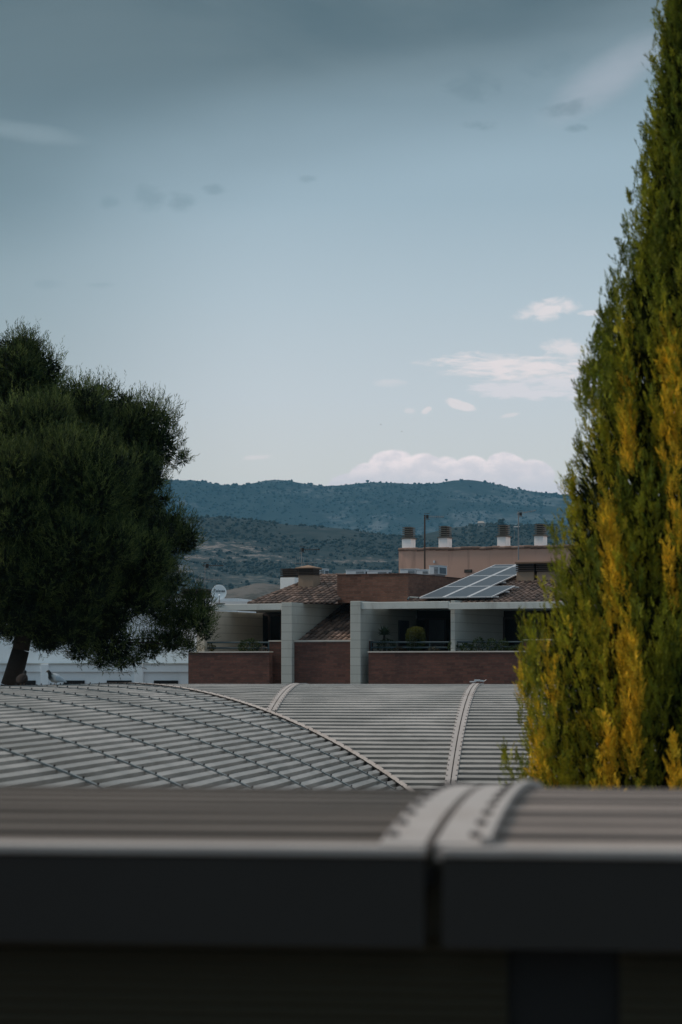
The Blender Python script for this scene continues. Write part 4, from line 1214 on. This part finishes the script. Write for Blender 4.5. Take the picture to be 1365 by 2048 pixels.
# golden columns seen in the photo: (px, py_top, py_bottom, half width px)
gcols = [(1345, 620, 960, 38), (1240, 1030, 1250, 34), (1265, 1240, 1480, 34), (1225, 1470, 1585, 40), (1105, 1440, 1600, 30), (1068, 1310, 1380, 26), (1350, 1010, 1160, 36), (1268, 760, 900, 16), (1160, 1230, 1330, 14), (1128, 1340, 1400, 14), (1345, 1500, 1585, 14)]
def plume(bx_, by_, bz, L, wd, lean, nb_, goldf):
    """upright flame of feathery sprays: every spray a short stem with small scale leaves on both sides"""
    global cnt
    ns = max(6, nb_ // 10); nl = 12
    t = r.random(ns) ** .75; pm = .75 + .55 * r.random()
    pr_ = np.sin(np.pi * np.clip(t * .88 + .1, 0, 1)) ** .7 * (1 - t * .5)
    a = r.random(ns) * 2 * np.pi; q = wd * pr_ * r.random(ns) ** .5 * .8
    ax = np.stack([bx_ + lean[0] * t * L, by_ + lean[1] * t * L, bz + t * L], 1)
    off = np.stack([np.cos(a) * q, np.sin(a) * q, np.zeros(ns)], 1)
    base = ax + off
    d = unit(unit(off + 1e-6) * (.12 + .38 * r.random((ns, 1))) + np.array([lean[0], lean[1], 1.1]) + r.normal(size=(ns, 3)) * .16)
    sl = (.06 + .09 * r.random(ns)) * (1.15 - .5 * t)
    flat = unit(np.cross(d, randunit(r, ns)))
    fcol = np.clip(goldf + (r.random(ns) - .5) * .35, 0, 1)[:, None]
    c = np.where(fcol < .5, green * (1 - fcol * 2) + olive * fcol * 2, olive * (2 - fcol * 2) + gold * (fcol * 2 - 1))
    c = c * (.6 + .65 * r.random((ns, 1))) * pm
    k = np.arange(nl); f = (k + .3) / nl; sg = np.where(k % 2 == 0, 1.0, -1.0)
    B = base[:, None, :] + d[:, None, :] * (sl[:, None] * f[None])[..., None]
    D = unit(d[:, None, :] * (.75 + .5 * f)[None, :, None] + flat[:, None, :] * (sg * (1 - .55 * f))[None, :, None] * .75 + r.normal(size=(ns, nl, 3)) * .16)
    S = unit(np.cross(D, np.cross(d, flat)[:, None, :] + r.normal(size=(ns, nl, 3)) * .4))
    n = ns * nl
    V, F, cc = blades(B.reshape(n, 3), D.reshape(n, 3), S.reshape(n, 3), (.022 + .02 * r.random(n)), (.006 + .004 * r.random(n)), np.repeat(c, nl, 0) * (.85 + .3 * r.random((n, 1))))
    allV.append(V); allF.append(F + cnt); allC.append(cc); cnt += len(V)
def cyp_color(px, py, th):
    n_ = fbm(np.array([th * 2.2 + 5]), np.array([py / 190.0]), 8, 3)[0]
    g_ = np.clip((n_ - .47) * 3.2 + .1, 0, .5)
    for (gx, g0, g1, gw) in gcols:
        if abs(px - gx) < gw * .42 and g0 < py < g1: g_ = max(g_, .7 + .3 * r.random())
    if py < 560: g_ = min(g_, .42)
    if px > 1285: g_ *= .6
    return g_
NPL = 2900
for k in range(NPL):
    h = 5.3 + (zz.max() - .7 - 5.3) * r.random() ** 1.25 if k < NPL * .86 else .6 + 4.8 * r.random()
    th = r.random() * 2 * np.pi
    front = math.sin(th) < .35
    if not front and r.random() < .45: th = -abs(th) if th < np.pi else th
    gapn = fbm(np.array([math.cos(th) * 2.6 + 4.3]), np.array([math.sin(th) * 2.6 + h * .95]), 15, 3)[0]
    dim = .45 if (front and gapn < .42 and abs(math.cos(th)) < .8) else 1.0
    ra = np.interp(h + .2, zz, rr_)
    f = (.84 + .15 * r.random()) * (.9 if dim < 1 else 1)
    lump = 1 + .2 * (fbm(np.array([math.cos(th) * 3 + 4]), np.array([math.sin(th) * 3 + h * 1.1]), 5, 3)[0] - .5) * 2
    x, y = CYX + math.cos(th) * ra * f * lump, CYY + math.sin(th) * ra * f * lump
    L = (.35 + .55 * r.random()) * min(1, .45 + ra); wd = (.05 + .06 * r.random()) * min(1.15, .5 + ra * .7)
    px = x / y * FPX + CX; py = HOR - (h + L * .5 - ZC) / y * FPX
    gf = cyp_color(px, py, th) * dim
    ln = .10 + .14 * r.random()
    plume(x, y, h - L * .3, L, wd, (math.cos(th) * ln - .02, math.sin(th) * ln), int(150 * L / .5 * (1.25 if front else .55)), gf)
# explicit golden plumes proud of the crown on the camera side
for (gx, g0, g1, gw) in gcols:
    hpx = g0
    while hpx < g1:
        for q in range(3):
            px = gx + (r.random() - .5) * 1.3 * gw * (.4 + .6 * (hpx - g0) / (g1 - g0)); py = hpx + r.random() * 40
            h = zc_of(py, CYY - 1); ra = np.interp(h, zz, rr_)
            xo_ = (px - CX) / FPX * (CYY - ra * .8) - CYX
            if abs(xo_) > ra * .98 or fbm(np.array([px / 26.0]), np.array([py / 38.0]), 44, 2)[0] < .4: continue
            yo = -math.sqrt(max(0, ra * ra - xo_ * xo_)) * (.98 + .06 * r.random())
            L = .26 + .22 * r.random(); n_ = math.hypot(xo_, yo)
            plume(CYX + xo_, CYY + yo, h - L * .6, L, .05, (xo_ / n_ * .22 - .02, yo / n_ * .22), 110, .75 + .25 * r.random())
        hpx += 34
# a second leader standing clear of the crown on its left side
for q in range(46):
    f = r.random(); px = 1232 - 62 * (1 - f) * r.random() - 10 * (1 - f) + 8 * f; py = 575 + 190 * (1 - f) + 20 * r.random()
    x = (px - CX) / FPX * 18; h = zc_of(py, 18); plume(x, 18 - .15 + .3 * r.random(), h - .34, .34 + .1 * r.random(), .035, (-.06, 0), 70, .1)
# loose sprigs on the left edge
for (px, pyt, L) in ((1205, 590, .42), (1188, 650, .38), (1222, 570, .35), (1235, 600, .45), (1176, 700, .3), (1305, 40, .5), (1322, 0, .55), (1285, 270, .3), (1296, 240, .34), (1274, 330, .3), (1345, 0, .6), (1332, 60, .5), (1312, 120, .45), (1165, 790, .3), (1160, 860, .3), (1256, 520, .3), (1268, 430, .3), (1133, 960, .25), (1062, 1320, .3), (1205, 680, .6), (1195, 720, .6), (1215, 640, .6)):
    h = zc_of(pyt, 18)
    plume((px - CX) / FPX * 18 + .02, 18 - .1 + .2 * r.random(), h - L, L, .026, (-.08, 0), 70, .12 if pyt < 1200 else .75)
npmesh('crown', np.vstack(allV), np.vstack(allF), M['leaf'], cyp, col=np.vstack(allC))

# ------------------------------------------------------------------ big pine behind the left wing
PY = 56.0
pine = empty('pine_tree', ((5 - CX) / FPX * PY, PY, 0), 'large dark spreading pine with leaning trunk at the left', 'tree')
r = np.random.default_rng(77)
m = MB()
tp = [(5, None, .34), (22, 1372, .235), (42, 1300, .2), (52, 1240, .19), (60, 1150, .17), (70, 1050, .14), (60, 930, .1), (40, 800, .06), (20, 720, .03)]
pts = [Vector(((px - CX) / FPX * PY, PY, 0 if py is None else zc_of(py, PY))) for px, py, _ in tp]
pts[0].x = pts[1].x - 1.3
for (a, b_, ra, rb) in zip(pts, pts[1:], [t_[2] for t_ in tp], [t_[2] for t_ in tp[1:]]): m.tube(a, b_, ra, rb, 12)
m.build('trunk', M['bark'], pine, smooth=True)
clumps = [(15, 735, 78, -.5), (-60, 760, 110, .5), (85, 745, 48, 0), (-160, 850, 150, 0), (50, 865, 105, -2.0), (160, 850, 95, -1.0), (245, 855, 80, 0), (295, 850, 62, .3), (312, 895, 52, 0), (150, 960, 120, -3.0),
          (250, 970, 82, -1.2), (40, 1000, 130, -3.2), (335, 1068, 58, .2), (372, 1080, 30, 0), (265, 1090, 95, -1.5), (150, 1095, 120, -3.2), (30, 1140, 125, -2.6), (-90, 1080, 150, 0), (235, 1195, 82, -1.2), (120, 1215, 88, -2.2), (15, 1222, 66, -1.2),
          (225, 1285, 48, -.4), (-110, 1200, 90, 0), (100, 960, 150, 2.4), (200, 1060, 150, 2.6), (60, 800, 90, 1.8), (120, 1180, 110, 2.0), (180, 1262, 55, .8), (95, 1275, 38, 0), (290, 1165, 55, .4), (280, 940, 60, 1.2), (200, 800, 40, .4), (300, 1010, 30, .3),
          (-250, 1000, 170, .8), (-180, 1100, 160, 2.5), (-230, 880, 130, 0)]
sparse = [(330, 1225, 52, .3), (372, 1240, 40, 0), (402, 1245, 28, -.2), (345, 1280, 42, .1), (300, 1300, 34, .2), (392, 1195, 20, .1), (410, 1215, 20, 0), (352, 1165, 24, .2), (320, 1145, 24, 0), (240, 1325, 24, 0), (160, 1305, 30, 0), (30, 1270, 28, 0), (365, 920, 14, 0), (330, 1000, 14, 0), (412, 1270, 16, 0), (270, 1322, 18, .2),
          (380, 1295, 16, 0), (205, 1320, 24, -.3), (340, 1130, 18, .3)]
Vs, Fs, Cs = [], [], []; cnt = 0
def addm(V, F, c):
    global cnt
    Vs.append(V); Fs.append(F + cnt); Cs.append(c); cnt += len(V)
mb_br = MB()
def do_clump(px, py, rp, dy, dens, core):
    c = np.array(P(px, py, PY + dy)); rad = rp / FPX * PY
    if core:
        # inner twigs and needles, darker than the outer shoots, dense enough to hide what is behind
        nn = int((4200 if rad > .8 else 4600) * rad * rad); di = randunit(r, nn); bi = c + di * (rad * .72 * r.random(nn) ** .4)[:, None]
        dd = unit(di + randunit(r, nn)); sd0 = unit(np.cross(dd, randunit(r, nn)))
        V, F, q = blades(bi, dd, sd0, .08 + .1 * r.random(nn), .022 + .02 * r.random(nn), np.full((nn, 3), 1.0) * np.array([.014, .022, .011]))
        addm(V, F, q)
    n = int(dens * 4 * math.pi * rad * rad); cm = .7 + .6 * r.random()
    d = randunit(r, n)
    rr0 = rad * (.55 + .47 * r.random(n) ** .5)[:, None]
    if not core: rr0 = rad * (r.random(n) ** .5)[:, None]
    fb = fbm(d[:, 0] * 3 + px, d[:, 2] * 3 + py, 3, 3); lump = 1 + .32 * (fb - .5)[:, None] * 2
    b0 = c + d * rr0 * lump * np.array([1, 1, .9])
    sd_ = unit(d * .75 + np.array([0, 0, .85]) + r.normal(size=(n, 3)) * .3)     # shoot direction
    sl_ = .12 + .15 * r.random(n)
    upw = (d[:, 2] > .1) & (r.random(n) < .35); sl_ = np.where(upw, .25 + .22 * r.random(n), sl_); sd_ = np.where(upw[:, None], unit(sd_ + np.array([.1, 0, 1.3])), sd_)
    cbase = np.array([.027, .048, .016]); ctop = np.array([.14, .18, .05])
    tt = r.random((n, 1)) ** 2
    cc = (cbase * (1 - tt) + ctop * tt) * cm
    NN = 9
    for k in range(NN):
        f = (k + .6) / NN
        bs = b0 + sd_ * (sl_ * f)[:, None]
        nd = unit(sd_ * .95 + randunit(r, n) * .62); side = unit(np.cross(nd, randunit(r, n)))
        V, F, q = blades(bs, nd, side, .06 + .05 * r.random(n), np.full(n, .013), cc)
        addm(V, F, q)
for (px, py, rp, dy) in clumps:
    if rp > 70:
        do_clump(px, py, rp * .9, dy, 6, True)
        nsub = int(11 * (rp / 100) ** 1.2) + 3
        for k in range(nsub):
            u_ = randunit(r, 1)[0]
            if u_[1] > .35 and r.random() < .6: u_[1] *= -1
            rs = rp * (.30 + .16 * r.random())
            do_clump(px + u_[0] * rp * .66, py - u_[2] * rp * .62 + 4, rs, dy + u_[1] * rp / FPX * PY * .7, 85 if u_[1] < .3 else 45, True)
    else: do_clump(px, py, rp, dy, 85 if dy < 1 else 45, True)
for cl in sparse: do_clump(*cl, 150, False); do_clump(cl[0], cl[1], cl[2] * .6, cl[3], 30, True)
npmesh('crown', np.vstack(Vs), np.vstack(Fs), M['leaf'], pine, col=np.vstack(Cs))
stem = pts
big = []
for (px, py, rp, dy) in clumps:
    if px < -90: continue
    c_ = P(px, py, PY + dy)
    cand = [q for q in range(2, 9) if stem[q].z < c_.z + .2] or [2]
    a = stem[min(cand, key=lambda q: (stem[q] - c_).length)]
    if py > 1180: a = stem[4]
    mid = a.lerp(c_, .5) + Vector((0, 0, .25)); rad0 = .055 if rp > 60 else .03
    m = MB(); m.tube(a, mid, rad0, rad0 * .7, 7); m.tube(mid, c_, rad0 * .7, rad0 * .25, 7); m.build('limb', M['bark'], pine); big.append(c_)
for (px, py, rp, dy) in sparse:
    c_ = P(px, py, PY + dy); a = min(big, key=lambda q: (q - c_).length)
    mid = a.lerp(c_, .5) + Vector((0, 0, .06)); m = MB(); m.tube(a, mid, .022, .014, 6); m.tube(mid, c_ + (c_ - a).normalized() * rp / FPX * PY * .6, .014, .004, 6)
    for k in range(5):
        e_ = c_ + Vector((random.gauss(0, 1), random.gauss(0, 1), random.gauss(0, 1) + .3)).normalized() * rp / FPX * PY * .8; m.tube(mid.lerp(c_, .5), e_, .009, .003, 5)
    m.build('limb', M['bark'], pine)

# ------------------------------------------------------------------ terrace plants
def bush(name, F, px, py, v, rx, rz, lab, cat, c1, c2, n=900, seed=1, leaf=.06, trunk=True, planter=True, group='plants on the roof terraces', shape='round'):
    rr = np.random.default_rng(seed); c = F.at(px, py, v)
    rxm, rzm = rx / FPX * c.y, rz / FPX * c.y
    t = empty(name, (c.x, c.y, zf), lab, cat, group)
    d = randunit(rr, n); q = (.55 + .45 * rr.random(n) ** .4)[:, None]
    if shape == 'round':
        lump = 1 + .25 * (fbm(d[:, 0] * 2.5 + px, d[:, 2] * 2.5, seed, 3) - .5)[:, None] * 2
    else:
        k = np.maximum(np.maximum(np.abs(d[:, 0]), np.abs(d[:, 1])), np.abs(d[:, 2]))[:, None]
        lump = (1 / k) ** .45
    b = np.array(c) + d * q * lump * np.array([rxm, rxm, rzm])
    dd = unit(d + rr.normal(size=(n, 3)) * .5 + np.array([0, 0, .5])); side = unit(np.cross(dd, randunit(rr, n)))
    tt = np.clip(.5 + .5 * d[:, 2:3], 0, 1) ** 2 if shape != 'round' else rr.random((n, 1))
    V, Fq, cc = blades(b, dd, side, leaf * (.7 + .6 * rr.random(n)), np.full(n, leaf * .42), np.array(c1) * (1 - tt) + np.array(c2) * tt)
    npmesh('foliage', V, Fq, M['leaf'], t, col=cc)
    if trunk:
        m = MB(); m.tube((c.x, c.y, zf + .2), (c.x, c.y, c.z), .03, .015, 6); m.build('stem', M['bark'], t)
    if planter:
        m = MB(); m.tube((c.x, c.y, zf), (c.x, c.y, zf + .3), .14, .18, 12); m.build('pot', M['capb'], t)
dk, lg = (.02, .035, .012), (.07, .09, .03)
bush('shrub', FB, 412, 1297, .6, 20, 9, 'low rounded shrub at the left end of the left terrace', 'shrub', (.03, .035, .01), (.12, .1, .02), 700, 1)
bush('shrub', FB, 500, 1293, .6, 22, 13, 'leafy dark shrub in the middle of the left terrace wall', 'shrub', dk, lg, 900, 2, .08)
bush('flowering_plant', FB, 527, 1299, .5, 7, 6, 'small plant with pale flowers beside the leafy terrace shrub', 'plant', dk, (.4, .3, .26), 160, 3, .05)
bush('clipped_shrub', FB, 831.5, 1278, .8, 19, 24, 'clipped box-shaped shrub with yellow-green top on the middle terrace', 'shrub', (.022, .038, .01), (.1, .105, .02), 3800, 4, .05, shape='box')
bush('shrub', FB, 772, 1292, .75, 18, 14, 'dark bushy shrub under the spiky palm', 'shrub', (.018, .028, .014), (.05, .07, .03), 800, 5)
bush('shrub', FB, 800, 1300, .6, 12, 6, 'low reddish plant between palm and clipped shrub', 'plant', (.04, .03, .015), (.12, .08, .03), 260, 6)
bush('shrub', FB, 868, 1299, .6, 10, 5, 'low plant right beside the clipped shrub', 'plant', dk, (.25, .22, .16), 220, 7)
for k, (px, rx, rz, lab) in enumerate([(906, 8, 12, 'small upright plant at the narrow grey pier'), (934, 12, 8, 'low plant right of the narrow pier on the right terrace'), (958, 12, 15, 'taller leafy plant on the left half of the right terrace'),
                                     (984, 10, 14, 'leafy plant in the middle of the right terrace wall'), (1007, 10, 13, 'dark leafy plant right of the middle of the right terrace'), (1032, 13, 6, 'low trailing plant at the right end of the right terrace')]):
    bush('leafy_plant', FB, px, 1303 - rz * .8, .5, rx, rz, lab, 'plant', dk, (.08, .11, .04), 330, 20 + k, .08)
# spiky palm
t = empty('palm', (FB.at(770, 1290, .9).x, FB.at(770, 1290, .9).y, zf), 'small spiky palm with fan of leaves at the middle terrace', 'palm', 'plants on the roof terraces')
c_ = FB.at(769, 1271, .9); m = MB(); m.tube((c_.x, c_.y, zf), c_, .05, .04, 8); m.build('trunk', M['bark'], t)
rr = np.random.default_rng(9); Vp, Fp, Cp = [], [], []; cn_ = 0
for k in range(80):
    d = unit(np.array([rr.normal(), rr.normal(), .35 + rr.random() * .9])); L = .36 + .1 * rr.random()
    p0 = np.array(c_); p1 = p0 + d * L * .55; p2 = p0 + d * L + np.array([0, 0, -.09]) * (1.3 - d[2]); s_ = unit(np.cross(d, [0, 0, 1])) * .03
    Vp.append(np.array([p0 - s_ * .4, p0 + s_ * .4, p1 + s_, p1 - s_, p1 - s_, p1 + s_, p2 + s_ * .1, p2 - s_ * .1])); Fp.append(np.array([[0, 1, 2, 3], [4, 5, 6, 7]]) + cn_); cn_ += 8
Vp = np.vstack(Vp); npmesh('fronds', Vp, np.vstack(Fp), M['leaf'], t, col=np.full((len(Vp), 3), 1.0) * np.array([.06, .085, .05]))

# ------------------------------------------------------------------ two tiny birds
for k, (px, py) in enumerate([(762, 849), (804, 863)]):
    c_ = P(px, py, 760)
    t = empty('bird', c_, ('distant flying bird, the higher left one of two', 'distant flying bird, the lower right one of two')[k], 'bird', 'birds over the mountain')
    m = MB(); loft(m, [(c_ + Vector((x, 0, 0)), r_, r_, (1, 0, 0)) for x, r_ in ((-.2, .01), (-.1, .05), (0, .07), (.1, .05), (.17, .03), (.22, .005))], 8); m.build('body', M['bolt'], t)
    for s_ in (-1, 1):
        m = MB(); m.add([c_ + Vector((.08, 0, .03)), c_ + Vector((-.08, 0, .03)), c_ + Vector((-.06, s_ * .3, .14)), c_ + Vector((-.02, s_ * .42, .05)), c_ + Vector((.05, s_ * .3, .15)), c_ + Vector((0, s_ * .15, .01))], [(0, 4, 2, 1), (4, 3, 2), (0, 1, 2, 5), (0, 5, 2, 4)]); m.build('wing', M['bolt'], t)

# ------------------------------------------------------------------ haze
hz_ = MB(); hz_.box((0, 2200, -3), 13000, 11500, 450)
hm = bpy.data.materials.new('haze_air'); hm.use_nodes = True; ht = NT(hm.node_tree); ht.n.clear()
pv = ht.new('ShaderNodeVolumePrincipled'); pv.inputs['Color'].default_value = (.26, .68, 1.0, 1); pv.inputs['Density'].default_value = 7e-5
pv.inputs['Anisotropy'].default_value = 0.0
ho = ht.new('ShaderNodeOutputMaterial'); ht.l.new(pv.outputs[0], ho.inputs['Volume'])
tag(hz_.build('haze', hm), kind='stuff', label='thin blue haze in front of the distant mountains')
